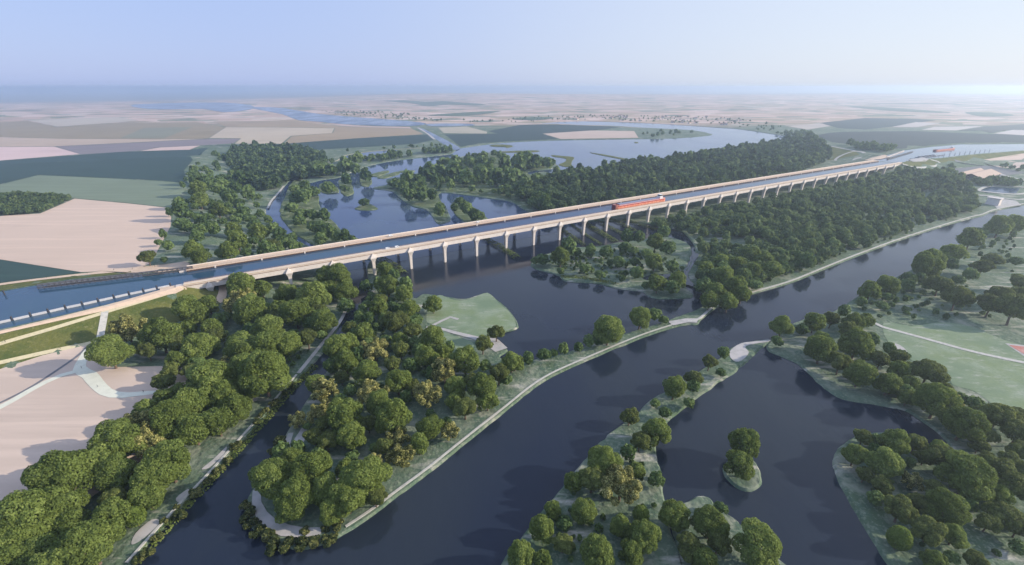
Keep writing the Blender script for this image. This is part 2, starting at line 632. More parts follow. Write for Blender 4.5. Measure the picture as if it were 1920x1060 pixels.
def polar_pts(r0, r1, ratio, th0, th1, n):
    out = []
    r = r0
    while r < r1:
        th = np.linspace(th0, th1, n)
        out.append(np.stack([r * np.sin(th), r * np.cos(th)], 1))
        r *= ratio
    return np.vstack(out)


def sheet(name, loop, m, zoff=0.0, inner=None, skirt=None, holes=(), zfix=None, hole_skirt=None, slope=2.5):
    """a draped sheet inside a closed outline (world xy), optionally with a bank skirt"""
    loop = np.asarray(loop, float)
    v = [tuple(p) for p in loop]
    n = len(v)
    e = [(i, (i + 1) % n) for i in range(n)]
    hl = []
    for h in holes:
        k = len(v)
        v += [tuple(p) for p in h]
        e += [(k + i, k + (i + 1) % len(h)) for i in range(len(h))]
        hl.append(np.asarray(h))
    if inner is not None and len(inner):
        q = np.asarray(inner)
        q = q[inpoly(q[:, 0], q[:, 1], loop)]
        for h in hl:
            q = q[~inpoly(q[:, 0], q[:, 1], h)]
        v += [tuple(p) for p in q]
    V2, E2, F2, *_ = delaunay_2d_cdt([Vector(p) for p in v], e, [], 0, 1e-4)
    P = np.array([(p[0], p[1]) for p in V2])
    F2 = [f for f in F2]
    cen = np.array([P[list(f)].mean(0) for f in F2])
    keep = inpoly(cen[:, 0], cen[:, 1], loop)
    for h in hl:
        keep &= ~inpoly(cen[:, 0], cen[:, 1], h)
    F2 = [list(f) for f, k in zip(F2, keep) if k]
    z = (H(P[:, 0], P[:, 1]) if zfix is None else np.full(len(P), zfix)) + zoff
    V = [(p[0], p[1], zz) for p, zz in zip(P, z)]
    F = []
    for f in F2:
        a, b, c = P[f[0]], P[f[1]], P[f[2]]
        if (b[0] - a[0]) * (c[1] - a[1]) - (b[1] - a[1]) * (c[0] - a[0]) < 0:
            f = f[::-1]
        F.append(f)
    if skirt is not None:
        out = offs(loop, slope)
        zl = (H(loop[:, 0], loop[:, 1]) if zfix is None else np.full(n, zfix)) + zoff
        k = len(V)
        V += [(p[0], p[1], zz) for p, zz in zip(loop, zl)] + [(p[0], p[1], skirt) for p in out]
        area = 0.5 * np.sum(loop[:, 0] * np.roll(loop[:, 1], -1) - np.roll(loop[:, 0], -1) * loop[:, 1])
        for i in range(n):
            j = (i + 1) % n
            f = (k + i, k + n + i, k + n + j, k + j)
            F.append(f if area > 0 else f[::-1])
    if hole_skirt is not None:
        for h in hl:
            k = len(V)
            hz = H(h[:, 0], h[:, 1]) + zoff
            V += [(p[0], p[1], zz) for p, zz in zip(h, hz)] + [(p[0], p[1], hole_skirt) for p in h]
            q = len(h)
            for i in range(q):
                j = (i + 1) % q
                F.append((k + i, k + j, k + q + j, k + q + i))
    me = mesh(name, V, F, m, True)
    me.set_sharp_from_angle(angle=R(35))
    return link(name, me)


def grid_in(loop, step):
    lo, hi = loop.min(0), loop.max(0)
    step = max(step, (hi - lo).max() / 60)
    gx, gy = np.meshgrid(np.arange(lo[0], hi[0], step), np.arange(lo[1], hi[1], step))
    g = np.stack([gx.ravel(), gy.ravel()], 1)
    return g + rng.normal(0, step * 0.12, g.shape)


def patch(name, px, m, zoff, sub=1, step=12, kind='structure', jit=0):
    w2 = drape(px)
    lp = smooth_loop(w2, True, sub, jit) if sub > 1 else w2
    o = sheet(name, lp, m, zoff, grid_in(lp, step))
    o['kind'] = kind
    return o


def ribbon(name, pts, width, m, zoff=0.1, thick=0.0, px=True, sub=5, kind='structure', zfix=None, step=8):
    """a strip along a line, draped on the ground; thick > 0 gives it an edge standing down into the ground"""
    w2 = drape(pts) if px else np.asarray(pts, float)
    c = smooth_loop(w2, False, sub)
    # resample
    seg = np.linalg.norm(np.diff(c, axis=0), axis=1)
    L = np.concatenate([[0], np.cumsum(seg)])
    k = max(2, int(L[-1] / step) + 1)
    s = np.linspace(0, L[-1], k)
    c = np.stack([np.interp(s, L, c[:, 0]), np.interp(s, L, c[:, 1])], 1)
    t = np.gradient(c, axis=0)
    t /= np.linalg.norm(t, axis=1)[:, None] + 1e-9
    nn = np.stack([-t[:, 1], t[:, 0]], 1)
    wd = np.full(k, width) if np.isscalar(width) else np.interp(s / L[-1], np.linspace(0, 1, len(width)), width)
    V, F = [], []
    cols = [-0.5, 0.0, 0.5]
    for q in cols:
        p = c + nn * (wd * q)[:, None]
        z = (H(p[:, 0], p[:, 1]) if zfix is None else np.full(k, zfix)) + zoff
        V += [(a, b, zz) for (a, b), zz in zip(p, z)]
    for j in range(len(cols) - 1):
        for i in range(k - 1):
            a, b = j * k + i, (j + 1) * k + i
            F.append((a, a + 1, b + 1, b))
    if thick:
        for j, sg in ((0, 1), (len(cols) - 1, -1)):
            kk = len(V)
            V += [(V[j * k + i][0], V[j * k + i][1], V[j * k + i][2] - thick) for i in range(k)]
            for i in range(k - 1):
                f = (j * k + i, kk + i, kk + i + 1, j * k + i + 1)
                F.append(f if sg > 0 else f[::-1])
    o = link(name, mesh(name, V, F, m))
    if kind:
        o['kind'] = kind
    return o


# ------------------------------------------------------------------ the setting: water
wv = [(-30000, -1600), (30000, -1600), (30000, 30000), (-30000, 30000)]
water = link('river_water', mesh('river_water', [(x, y, 0) for x, y in wv], [(0, 1, 2, 3)], M['water']))
water['kind'] = 'structure'
# the lake beyond the bridge, sky reflection painted into its bluer colour, meeting the river in the bridge's shade
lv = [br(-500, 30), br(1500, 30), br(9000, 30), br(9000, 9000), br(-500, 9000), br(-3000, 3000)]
lake = link('sky_tinted_lake', mesh('sky_tinted_lake', [(p[0], p[1], .03) for p in lv], [tuple(range(6))], M['lake']))
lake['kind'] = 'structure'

# ------------------------------------------------------------------ the setting: land
A_bank = [(235, 1062), (290, 1002), (345, 942), (395, 890), (440, 840), (492, 782), (545, 722), (590, 676), (618, 640), (638, 600), (648, 565), (640, 530), (622, 500)]
A_bank += [(590, 470), (560, 452), (530, 434), (505, 412), (497, 396), (505, 380), (520, 364), (532, 350), (546, 338)]
strip_S = [(575, 343), (603, 337), (632, 333), (660, 323), (690, 311), (740, 301), (800, 294), (845, 289)]
plain = [(860, 278), (915, 270.5), (973, 265.5), (1046, 263), (1120, 261.5), (1194, 260.5), (1238, 260), (1290, 257.6), (1325, 254.5), (1335, 252.5), (1317, 247.5),
         (1285, 243.5), (1207, 239.8), (1147, 236), (1082, 234.4), (1046, 232.6), (1012, 231.8), (1046, 228.4), (1095, 227.4), (1160, 229), (1225, 231.6), (1290, 235.5),
         (1350, 239.5), (1382, 241.5), (1430, 248.5), (1475, 256), (1480, 263), (1467, 268), (1427, 274), (1340, 289), (1260, 302), (1200, 309), (1150, 314), (1090, 322), (1048, 331)]
marsh_G = [(1020, 322), (985, 329), (992, 322), (1040, 315), (1040, 306), (1018, 300), (991, 291), (960, 300), (940, 312), (925, 318), (944, 296), (926, 286), (870, 293),
           (840, 301), (812, 309), (796, 321), (760, 331), (726, 336), (727, 346), (700, 353), (735, 358), (748, 369), (772, 386), (800, 393), (812, 407), (822, 419),
           (843, 413), (837, 391), (824, 373), (826, 361), (875, 366), (920, 372), (958, 378), (990, 396), (1030, 408), (1090, 415), (1170, 414)]
C_edge = [(1225, 420), (1270, 430), (1292, 445), (1305, 465), (1297, 490), (1289, 510), (1302, 535), (1322, 553), (1325, 570), (1298, 585), (1268, 595)]
B_top = [(1250, 603), (1170, 627), (1115, 644), (1085, 654), (1046, 666), (1012, 672), (985, 680), (955, 678), (935, 668), (950, 655), (922, 643), (935, 625), (970, 612), (952, 580),
         (930, 562), (912, 550), (872, 561), (832, 556), (795, 552), (778, 560), (762, 540), (748, 516), (735, 497), (700, 488)]
B_chan = [(690, 500), (692, 530), (690, 560), (672, 600), (650, 640), (618, 690), (590, 730), (558, 780), (528, 830), (497, 880), (468, 930), (462, 962), (480, 990),
          (515, 1012), (560, 1026), (605, 1016), (650, 994), (700, 961), (745, 926), (800, 886), (850, 846), (900, 806), (950, 766), (1000, 726), (1040, 701), (1120, 666),
          (1200, 633), (1260, 613), (1290, 607), (1306, 607), (1312, 599)]
C_bank = [(1342, 575), (1400, 553), (1480, 530), (1540, 506), (1600, 482), (1680, 452), (1760, 426), (1820, 409), (1842, 404), (1860, 396), (1920, 383)]


def W(px):
    return [tuple(p) for p in at_z(px, 1.0)]


near_loop = smooth_loop(W(A_bank + strip_S), False, 5, 0.10)
plain_loop = smooth_loop(W(plain + marsh_G), False, 4, 0.10)
c_loop = smooth_loop(W(C_edge), False, 5, 0.14)
b_loop = smooth_loop(W(B_top + B_chan), False, 5, 0.06)
c2_loop = smooth_loop(W(C_bank), False, 4, 0.0)
ground_loop = np.vstack([[(-190, 40), (-190, 100)], near_loop, plain_loop, c_loop, b_loop, c2_loop,
                         [(2400, 1680), (4200, 2640), (14000, 6000), (21000, 9000), (19000, 15000), (12000, 21000), (0, 23000), (-12000, 21000), (-19000, 14000), (-21000, 6000), (-9000, 1200), (-3000, 40)]])
inner = np.vstack([polar_pts(120, 22000, 1.055, R(-82), R(82), 110), grid_in(np.array([(-620, 180), (-120, 480)], float), 8) * 1.0])
CW = np.array(CANAL_W)
CE = np.array(CANAL_E)
ground = sheet('ground', ground_loop, M['meadow'], 0, inner, -1.5, (CW, CE), None, 22.0, 2.0)
ground['kind'] = 'structure'

L_bank = [(1690, 1075), (1665, 1050), (1640, 1010), (1603, 950), (1577, 900), (1566, 868), (1574, 846), (1598, 824), (1640, 812), (1700, 816), (1745, 840), (1775, 858),
          (1790, 845), (1768, 815), (1735, 790), (1700, 768), (1650, 757), (1580, 745), (1543, 722), (1500, 682), (1470, 668), (1442, 655), (1452, 634), (1500, 602), (1560, 586),
          (1640, 538), (1700, 511), (1755, 478), (1840, 443), (1880, 428), (1920, 412)]
l_loop = smooth_loop(W(L_bank), False, 5, 0.12)
right_loop = np.vstack([[(175, 60)], l_loop, [(2400, 1450), (4200, 2300), (4200, -200), (300, -100)]])
o = sheet('ground', right_loop, M['meadow'], 0, polar_pts(100, 4000, 1.06, R(0), R(100), 60), -1.5)
o['kind'] = 'structure'

isles = [
    [(1442, 637), (1425, 652), (1405, 670), (1390, 684), (1352, 710), (1312, 738), (1272, 770), (1236, 800), (1226, 835), (1236, 890), (1243, 940), (1255, 1000), (1275, 1075),
     (945, 1075), (985, 1005), (1030, 945), (1075, 893), (1115, 845), (1152, 808), (1200, 772), (1268, 722), (1335, 682), (1375, 652), (1400, 643)],
    [(1262, 958), (1296, 940), (1312, 931), (1330, 935), (1340, 952), (1372, 970), (1392, 990), (1410, 1015), (1480, 1075), (1292, 1075), (1270, 1010)],
    [(1368, 866), (1388, 858), (1408, 860), (1421, 880), (1424, 904), (1406, 917), (1384, 911), (1364, 892), (1360, 876)],
    [(556, 337), (575, 346), (594, 362), (598, 385), (604, 400), (624, 415), (640, 432), (672, 448), (708, 478), (690, 486), (640, 478), (588, 458), (558, 440), (530, 412), (526, 392), (536, 365), (545, 345)],
    [(997, 494), (1012, 482), (1060, 467), (1120, 462), (1180, 452), (1250, 445), (1285, 455), (1296, 470), (1290, 490), (1280, 510), (1286, 540), (1296, 556), (1225, 557), (1204, 545),
     (1160, 540), (1120, 530), (1062, 526), (1048, 515), (1005, 503)],
    [(846, 384), (863, 372), (885, 386), (912, 409), (895, 418), (872, 415), (850, 396)],
    [(666, 391), (690, 382), (707, 391), (688, 394)],
    [(600, 346), (618, 341), (632, 352), (633, 361), (612, 363), (601, 358)],
    [(636, 338), (652, 336), (660, 352), (662, 362), (648, 367), (638, 356)],
    [(676, 331), (690, 326), (697, 340), (690, 349), (678, 348)],
    [(696, 327), (725, 320), (728, 323), (706, 331)],
    [(708, 333), (745, 322), (747, 326), (722, 334)],
    [(748, 321), (777, 320), (766, 326)],
]
for i_, px in enumerate(isles):
    lp = smooth_loop(W(px), True, 5, 0.16)
    o = sheet('island', lp, M['meadow' if i_ < 3 or i_ == 4 else 'marshgrass'], 0, grid_in(lp, 10), -1.5)
    o['kind'] = 'structure'
# low reed bars out in the lake
for px in ([(935, 286), (1000, 285), (1012, 283), (1002, 282), (940, 284)], [(918, 273), (930, 271), (950, 271.5), (962, 274), (950, 277), (948, 275.5), (930, 275)],
           [(1035, 291), (1060, 293), (1076, 295), (1072, 303), (1068, 313), (1048, 309), (1060, 303), (1060, 297), (1038, 293.5)], [(1106, 286), (1140, 291), (1200, 303), (1222, 305), (1200, 304.5), (1135, 292.5)],
           [(1190, 266.5), (1196, 266.5), (1196, 268), (1190, 268)]):
    lp = smooth_loop(W(px), True, 3, 0)
    o = sheet('reed_bar', lp, M['bankgrass'], -0.3, None, -1.5, slope=1)
    o['kind'] = 'structure'

# canal water (one sheet: west basin, trough, east basin)
can_loop = np.vstack([CW[0:1], CW[1:], ])
trough = [br(S0, 5), br(S1, 5), br(S1 - 12, 40), br(S0, 40)]
V, F = [], []
for lp in (CW, np.array(trough), CE):
    k = len(V)
    V += [(p[0], p[1], 25.2) for p in lp]
    F.append(tuple(range(k, k + len(lp))))
cw = link('canal_water', mesh('canal_water', V, F, M['canal']))
bm = bmesh.new()
bm.from_mesh(cw.data)
bmesh.ops.triangulate(bm, faces=bm.faces)
bmesh.ops.recalc_face_normals(bm, faces=bm.faces)
for f_ in bm.faces:
    if f_.normal.z < 0:
        f_.normal_flip()
bm.to_mesh(cw.data)
bm.free()
cw['kind'] = 'structure'

# far water lying on the plain
for px, zo in (([(640, 297), (650, 293), (690, 286), (742, 281.5), (740, 285), (700, 291), (668, 297)], .25),
               ([(783, 241), (790, 240.5), (815, 252), (862, 277), (856, 282), (848, 281), (810, 257)], .3),
               ([(468, 201.5), (520, 202), (560, 208), (590, 213), (640, 218), (720, 224), (780, 229), (800, 233), (770, 237), (700, 236), (640, 233), (600, 229), (560, 226), (530, 215), (490, 207)], 1.2),
               ([(800, 233.5), (830, 232.2), (880, 232.8), (888, 236), (840, 237.5), (806, 237)], 1.2),
               ([(250, 197), (330, 193.5), (420, 193), (470, 198), (470, 206), (420, 211), (380, 205), (300, 206), (260, 203)], 2.5)):
    patch('far_water', px, M['farwater'], zo, 3, 60)

# ------------------------------------------------------------------ fields
FIELDS = [
    ('field', [(-80, 418), (7, 405), (75, 401), (110, 386), (140, 373), (240, 382), (322, 391), (320, 425), (296, 470), (280, 496), (250, 507), (153, 511), (0, 487), (-80, 476)], (0.64, 0.49, 0.385), .3),
    ('field', [(-80, 472), (0, 488), (153, 512), (0, 531), (-80, 540)], (0.045, 0.085, 0.075), .32),
    ('field', [(-80, 365), (0, 347), (72, 329), (180, 334), (300, 340), (355, 346), (330, 380), (322, 390), (240, 381), (140, 372), (75, 366), (0, 361)], (0.19, 0.235, 0.16), .3),
    ('field', [(-80, 310), (0, 302), (225, 285.5), (355, 281.5), (392, 277), (380, 286), (362, 300), (345, 320), (352, 344), (300, 339), (180, 333), (72, 328.5), (0, 346), (-80, 364)], (0.040, 0.075, 0.068), .34),
    ('field', [(378, 274), (480, 272), (527, 270.5), (680, 259.5), (806, 252.5), (816, 262), (780, 270), (700, 275), (600, 281), (480, 275)], (0.040, 0.072, 0.066), .4),
    ('field', [(-80, 277), (0, 276), (102, 275.5), (150, 289.5), (0, 301.5), (-80, 309)], (0.68, 0.50, 0.46), .35),
    ('field', [(105, 275), (212, 270), (390, 261), (450, 260.5), (437, 269.5), (375, 273), (300, 276.5), (262, 283), (152, 290)], (0.24, 0.205, 0.21), .38),
    ('field', [(262, 283.7), (300, 277), (375, 273.5), (355, 281.2)], (0.62, 0.46, 0.40), .42),
    ('field', [(-80, 258), (0, 257.5), (125, 260.5), (300, 261.5), (388, 260.5), (212, 269.5), (102, 274.8), (0, 275.6), (-80, 276.5)], (0.50, 0.385, 0.29), .4),
    ('field', [(-80, 230), (0, 230), (50, 226.5), (105, 238.5), (225, 230.5), (370, 229.5), (422, 239.5), (390, 260), (300, 261), (125, 260), (0, 257), (-80, 257.5)], (0.30, 0.24, 0.15), .5),
    ('field', [(270, 240.5), (362, 238.5), (307, 260), (225, 259.5)], (0.24, 0.235, 0.16), .8),
    ('field', [(52, 226), (215, 219.5), (260, 226), (225, 230), (107, 238)], (0.50, 0.43, 0.34), .9),
    ('field', [(424, 239), (520, 239.5), (627, 241), (622, 250), (545, 255.5), (527, 270), (440, 270), (452, 260), (392, 259.5)], (0.52, 0.43, 0.32), .6),
    ('field', [(400, 228), (540, 226), (640, 238), (772, 242), (795, 252), (665, 260), (532, 270), (547, 256), (624, 250), (629, 240.5), (520, 239), (424, 238.5)], (0.36, 0.275, 0.18), .5),
    ('field', [(620, 232.5), (700, 237.5), (768, 238.5), (772, 241.5), (700, 239.5), (640, 237)], (0.56, 0.42, 0.36), .9),
    ('field', [(822, 240), (875, 237.5), (913, 247.5), (913, 251), (832, 250)], (0.45, 0.40, 0.30), .6),
    ('field', [(916, 246.5), (973, 235), (1012, 233.5), (1046, 234), (1168, 238.3), (1103, 246), (1015, 251), (1046, 261), (973, 264.3), (900, 269), (864, 275.5), (834, 252.5), (900, 252), (934, 251)], (0.040, 0.068, 0.062), .6),
    ('field', [(1018, 251.2), (1108, 245.3), (1189, 246.3), (1197, 259), (1130, 260), (1051, 261.3)], (0.55, 0.43, 0.35), .8),
    ('field', [(1478, 237.5), (1535, 231.5), (1570, 235), (1514, 243.5)], (0.50, 0.43, 0.37), .8),
    ('field', [(1537, 231), (1622, 221.5), (1725, 224), (1755, 226.5), (1715, 231), (1671, 238.5), (1622, 243.5), (1572, 241)], (0.055, 0.075, 0.07), .9),
    ('field', [(1671, 239), (1717, 229.5), (1763, 232), (1720, 239)], (0.55, 0.48, 0.43), 1.1),
    ('field', [(1728, 244), (1752, 238.5), (1844, 237), (1793, 245.3)], (0.58, 0.52, 0.47), 1.0),
    ('field', [(1527, 255), (1552, 250), (1644, 247), (1738, 247.3), (1860, 252), (2100, 257), (2100, 266), (1920, 268), (1806, 268), (1752, 272), (1698, 280), (1630, 275), (1562, 267.5)], (0.055, 0.072, 0.07), .5),
    ('field', [(1796, 246), (1846, 238), (1920, 233.5), (2100, 232), (2100, 243), (1920, 244), (1860, 250)], (0.085, 0.095, 0.085), .9),
    ('field', [(1862, 251), (1920, 245), (2100, 244), (2100, 256), (1920, 254.5)], (0.58, 0.52, 0.48), 1.0),
    ('field', [(1830, 302), (1920, 288), (2100, 276), (2100, 320), (1920, 316.5), (1874, 314)], (0.55, 0.43, 0.36), .3),
    ('field', [(-200, 700), (0, 694), (80, 668), (160, 649), (172, 652), (210, 690), (300, 688), (380, 690), (400, 716), (360, 780), (315, 830), (275, 880), (220, 900), (150, 950), (60, 1000), (-200, 1110)], (0.60, 0.475, 0.385), .6),
]
for i, (nm, px, c, zo) in enumerate(FIELDS):
    patch(nm, px, field_mat(i, c, None, 0.5 + 0.35 * (i % 5) if i < len(FIELDS) - 1 else -.62, .8, .9 if i < len(FIELDS) - 1 else .58), zo, 1, 7 if i == len(FIELDS) - 1 else 25)

for px in ([(715, 189.5), (760, 188.6), (800, 191.5), (830, 190), (870, 193), (912, 196), (890, 198), (840, 197), (800, 199), (770, 194)], [(1640, 194.8), (1700, 193.6), (1790, 194.6), (1790, 195.6), (1700, 195.4)],
           [(800, 217), (880, 211), (935, 208.5), (930, 211), (880, 217)], [(960, 224), (1000, 220), (1040, 221), (1010, 226)], [(1590, 200), (1650, 201), (1780, 211), (1760, 212.5), (1660, 208)], [(1810, 211), (1880, 213), (1900, 218), (1840, 219)]):
    patch('hill_wood', px, M['hillwood'], 2.0, 3, 120)
# lawns and bare ground
patch('lawn', fr(440, 460, 3.3125, [(1215, 350), (1270, 310), (1330, 330), (1400, 345), (1480, 330), (1570, 296), (1640, 360), (1710, 420), (1748, 500), (1690, 535), (1600, 555), (1530, 560),
                                     (1480, 575), (1350, 525), (1250, 500), (1190, 470)]), M['lawn'], .14, 3, 8)
patch('lawn', fr(440, 460, 3.3125, [(1280, 530), (1350, 560), (1470, 600), (1480, 640), (1400, 670), (1290, 690), (1260, 620)]), M['lawn'], .16, 3, 8)
patch('lawn', fr(1400, 400, 3.117, [(800, 640), (960, 660), (1130, 640), (1300, 660), (1500, 740), (1700, 800), (1900, 900), (1900, 1250), (1500, 1150), (1330, 1040), (1200, 1000), (1150, 900), (980, 870), (830, 760)]), M['lawn'], .14, 3, 12)
patch('sand_patch', fr(1400, 400, 3.117, [(810, 760), (880, 765), (930, 800), (950, 850), (890, 845), (830, 800)]), M['gravel'], .2, 3, 6)
for px in ([(255, 1000), (285, 975), (300, 980), (270, 1010), (247, 1022)], [(330, 935), (352, 918), (356, 925), (338, 942)], [(378, 880), (400, 862), (425, 838), (420, 852), (392, 878)],
           [(462, 745), (480, 742), (482, 752), (466, 754)], [(560, 812), (572, 795), (580, 805), (566, 835), (548, 850), (540, 846)],
           [(1370, 657), (1390, 644), (1418, 640.5), (1444, 637.5), (1440, 641.5), (1412, 645.5), (1397, 651), (1404, 661), (1394, 674), (1380, 679), (1369, 670)]):
    patch('sand_patch', px, M['gravel'], .22, 3, 5)
patch('court_border', [(1884, 644), (1990, 655), (2010, 682), (1922, 670)], M['gravel'], .2, 1, 5)
patch('court', [(1891, 647.5), (1988, 658), (2002, 678), (1922, 666)], M['court'], .3, 1, 5)
patch('marsh_pool', fr(960, 375, 3.322, [(815, 490), (870, 468), (1000, 462), (1080, 452), (1120, 390), (1130, 330), (1165, 340), (1120, 420), (1095, 480), (1140, 540), (1060, 520), (980, 495), (880, 505)]), M['water'], .35, 3, 6)
patch('marsh_pool', fr(960, 375, 3.322, [(770, 400), (800, 385), (800, 410), (770, 412)]), M['water'], .35, 3, 6)
patch('marsh_grass', [(704, 353), (735, 348), (732, 337), (762, 332), (800, 322), (842, 302), (880, 294), (924, 288), (940, 298), (960, 302), (990, 293), (1016, 302), (1036, 308), (1034, 314), (988, 324), (1010, 332), (1050, 334), (1060, 345), (1010, 380), (992, 392), (958, 376), (920, 370), (875, 364), (828, 359), (823, 370), (834, 392), (840, 411), (824, 416), (814, 406), (802, 391), (774, 384), (750, 367), (737, 356)], M['marshgrass'], .15, 2, 12)
patch('pasture', [(1552, 274), (1600, 283), (1612, 290), (1572, 298), (1552, 302), (1548, 290)], M['bankgrass'], .3, 1, 15)

# canal bank grass (covers the meadow on the embankments)
patch('bank_grass', [(-160, 668), (0, 628), (113, 600), (209, 577), (297, 553), (342, 541), (385, 533), (418, 545), (424, 555), (410, 585), (330, 605), (240, 640), (190, 648), (160, 648), (80, 667), (0, 693), (-160, 735)], M['bankgrass'], .12, 1, 6)
patch('bank_grass', [(-160, 562), (0, 545.5), (127, 523.5), (246, 512.5), (246, 508), (127, 515.5), (0, 532), (-160, 546)], M['bankgrass'], .2, 1, 6)
patch('bank_grass', [(1745, 299.5), (1767, 297.5), (1817, 291.5), (1867, 287.5), (1920, 283.5), (2300, 270), (2300, 276), (1920, 290), (1840, 301), (1800, 304), (1780, 312), (1750, 314), (1700, 311), (1690, 306), (1700, 302.5)], M['bankgrass'], .2, 1, 12)

patch('quay_apron', [(75, 539), (127, 526), (246, 516), (300, 512), (352, 507)], M['asphalt'], .1, 1, 6)

# ------------------------------------------------------------------ paths, roads and bank edges
ribbon('towpath', [(-100, 648), (0, 623.5), (113, 597), (209, 574), (297, 549.5), (345, 537)], [4, 4, 6, 9, 12], M['path'], .35, 0)
ribbon('ramp_path', fr(0, 460, 3.533, [(-300, 755), (0, 655), (350, 553), (700, 445), (950, 370), (1150, 310), (1215, 285)]), 3.4, M['creampath'], .3, 0)
ribbon('ramp_path', fr(0, 460, 3.533, [(-300, 845), (0, 780), (300, 712), (560, 660), (640, 640)]), 3.4, M['creampath'], .3, 0)
ribbon('stairs', fr(0, 460, 3.533, [(705, 402), (690, 480), (675, 560), (662, 630)]), 4.5, M['stone'], .45, 0)
ribbon('towpath', fr(0, 460, 3.533, [(-200, 300), (0, 262), (310, 222), (580, 192), (880, 163), (1050, 150), (1240, 135)]), [5, 5, 6, 9, 13], M['path'], .45, 0)
patch('abutment_apron', [(300, 541.5), (345, 533.5), (344, 544), (330, 551), (300, 556)], M['path'], .4, 1, 5)
patch('abutment_apron', [(180, 508), (246, 503), (300, 497.5), (346, 491.5), (356, 494.5), (353, 504), (300, 511), (246, 512)], M['path'], .4, 1, 5)
ribbon('pale_path', fr(0, 460, 3.533, [(650, 640), (590, 690), (545, 770), (530, 830), (590, 860), (650, 930), (720, 985), (830, 1000), (1030, 980)]), [4, 5, 7, 8, 7, 6, 4], M['palepath'], .74, 0)
ribbon('pale_path', fr(0, 460, 3.533, [(-150, 1160), (60, 1050), (250, 940), (400, 870), (530, 835)]), 5, M['palepath'], .72, 0)
ribbon('ditch', fr(0, 460, 3.533, [(-200, 1140), (0, 1052), (200, 950), (400, 820), (520, 735), (590, 670)]), 2.2, M['asphalt'], .70, 0)
ribbon('under_bridge_path', fr(250, 340, 3.84, [(640, 752), (645, 800), (630, 850), (580, 890)]), [6, 6, 7, 5], M['path'], .3, 0)
ribbon('bank_path', [(655, 560), (640, 600), (600, 650), (560, 700)], 3, M['gravel'], .3, 0)
ribbon('bank_path', [(700, 545), (690, 580), (686, 602)], 3, M['gravel'], .3, 0)
ribbon('lawn_path', fr(440, 460, 3.3125, [(1190, 510), (1260, 515), (1370, 545), (1490, 575), (1570, 600), (1640, 620)]), [3, 4, 5, 8], M['gravel'], .35, 0)
ribbon('lawn_path', fr(440, 460, 3.3125, [(1230, 500), (1290, 470), (1350, 445), (1390, 462)]), 3, M['gravel'], .34, 0)
patch('quay_stone', fr(440, 460, 3.3125, [(1580, 560), (1640, 590), (1695, 640), (1620, 665), (1540, 610)]), M['gravel'], .3, 1, 5)
ribbon('tip_path', fr(440, 740, 3.3125, [(350, 240), (320, 320), (280, 400), (180, 520), (130, 640), (170, 750), (230, 810), (330, 850), (440, 860), (540, 850)]), [3, 4, 4, 4, 5, 6, 4], M['gravel'], .3, 0)
ribbon('grass_path', fr(1400, 400, 3.117, [(740, 640), (790, 665), (900, 695), (1100, 750), (1300, 805), (1500, 850), (1700, 890), (1900, 930)]), 4, M['stone'], .35, 0)
ribbon('riverside_path', [(648, 988), (698, 955), (743, 921), (798, 881), (848, 841), (898, 801), (948, 762), (998, 722), (1038, 698), (1118, 663), (1198, 630), (1258, 610), (1286, 603)], 1.3, M['stone'], .35, .8)
ribbon('riverside_path', [(1290, 603), (1308, 600), (1342, 573.5), (1400, 551.5), (1480, 528), (1540, 504), (1600, 480), (1680, 450.5), (1760, 424.5), (1820, 407), (1842, 402), (1862, 394), (1925, 381)], 2.0, M['stone'], .5, 1)
patch('quay_stone', [(1252, 604), (1285, 598), (1310, 598), (1306, 606), (1290, 605), (1262, 611)], M['gravel'], .4, 1, 4)
ribbon('bank_edge', [(237, 1056), (290, 997), (343, 938), (393, 886), (436, 838), (490, 778), (543, 718), (556, 703)], 1.3, M['stone'], .4, .6)
ribbon('bank_edge', [(502, 391), (508, 378), (522, 362), (532, 349)], 3.5, M['stone'], .5, .5)
ribbon('shore_path', [(592, 307), (630, 302.5), (648, 292), (690, 285), (742, 281), (800, 277)], 5, M['creampath'], .5, 0)
ribbon('far_road', [(783, 239.5), (800, 250), (815, 262)], 10, M['gravel'], .6, 0)
ribbon('far_road', [(1552, 273.5), (1600, 283), (1622, 289), (1614, 300), (1596, 303)], 7, M['gravel'], .6, 0)
ribbon('loop_path', [(1572, 304), (1566, 300), (1578, 292), (1606, 284), (1622, 288), (1618, 295), (1602, 299), (1600, 305)], 6, M['gravel'], .7, 0)
ribbon('loop_path', [(1692, 309), (1720, 315), (1756, 311.5), (1762, 305), (1745, 300)], 6, M['stone'], .7, 0)
patch('harbour_yard', [(1640, 294), (1660, 291), (1668, 295), (1650, 299), (1620, 303)], M['path'], .5, 1, 10)
patch('harbour_yard', [(1703, 300), (1730, 295.5), (1742, 298.5), (1736, 303), (1712, 304)], M['gravel'], .45, 1, 8)
ribbon('road', [(1790, 301), (1850, 312), (1920, 324), (2100, 350)], 14, M['asphalt'], .5, 0)
ribbon('road', [(1860, 322), (1900, 334), (1960, 345), (2100, 362)], 9, M['gravel'], .5, 0)
patch('yard', [(1785, 303), (1850, 312), (1920, 325), (1860, 333), (1800, 330), (1780, 318)], M['asphalt'], .25, 1, 12)
patch('basin_water', [(1838, 357), (1856, 351), (1912, 354), (1905, 363), (1850, 362)], M['farwater'], .6, 1, 10)
for px in ([(1834, 358), (1856, 349.5), (1925, 352)], [(1834, 358.5), (1905, 365), (1945, 357)], [(1835, 367), (1860, 368), (1905, 375), (1940, 372)]):
    ribbon('basin_edge', px, 5, M['stone'], .8, .6)
patch('weir_apron', [(1866, 372), (1905, 377), (1915, 385), (1870, 392), (1862, 384)], M['gravel'], .4, 1, 8)


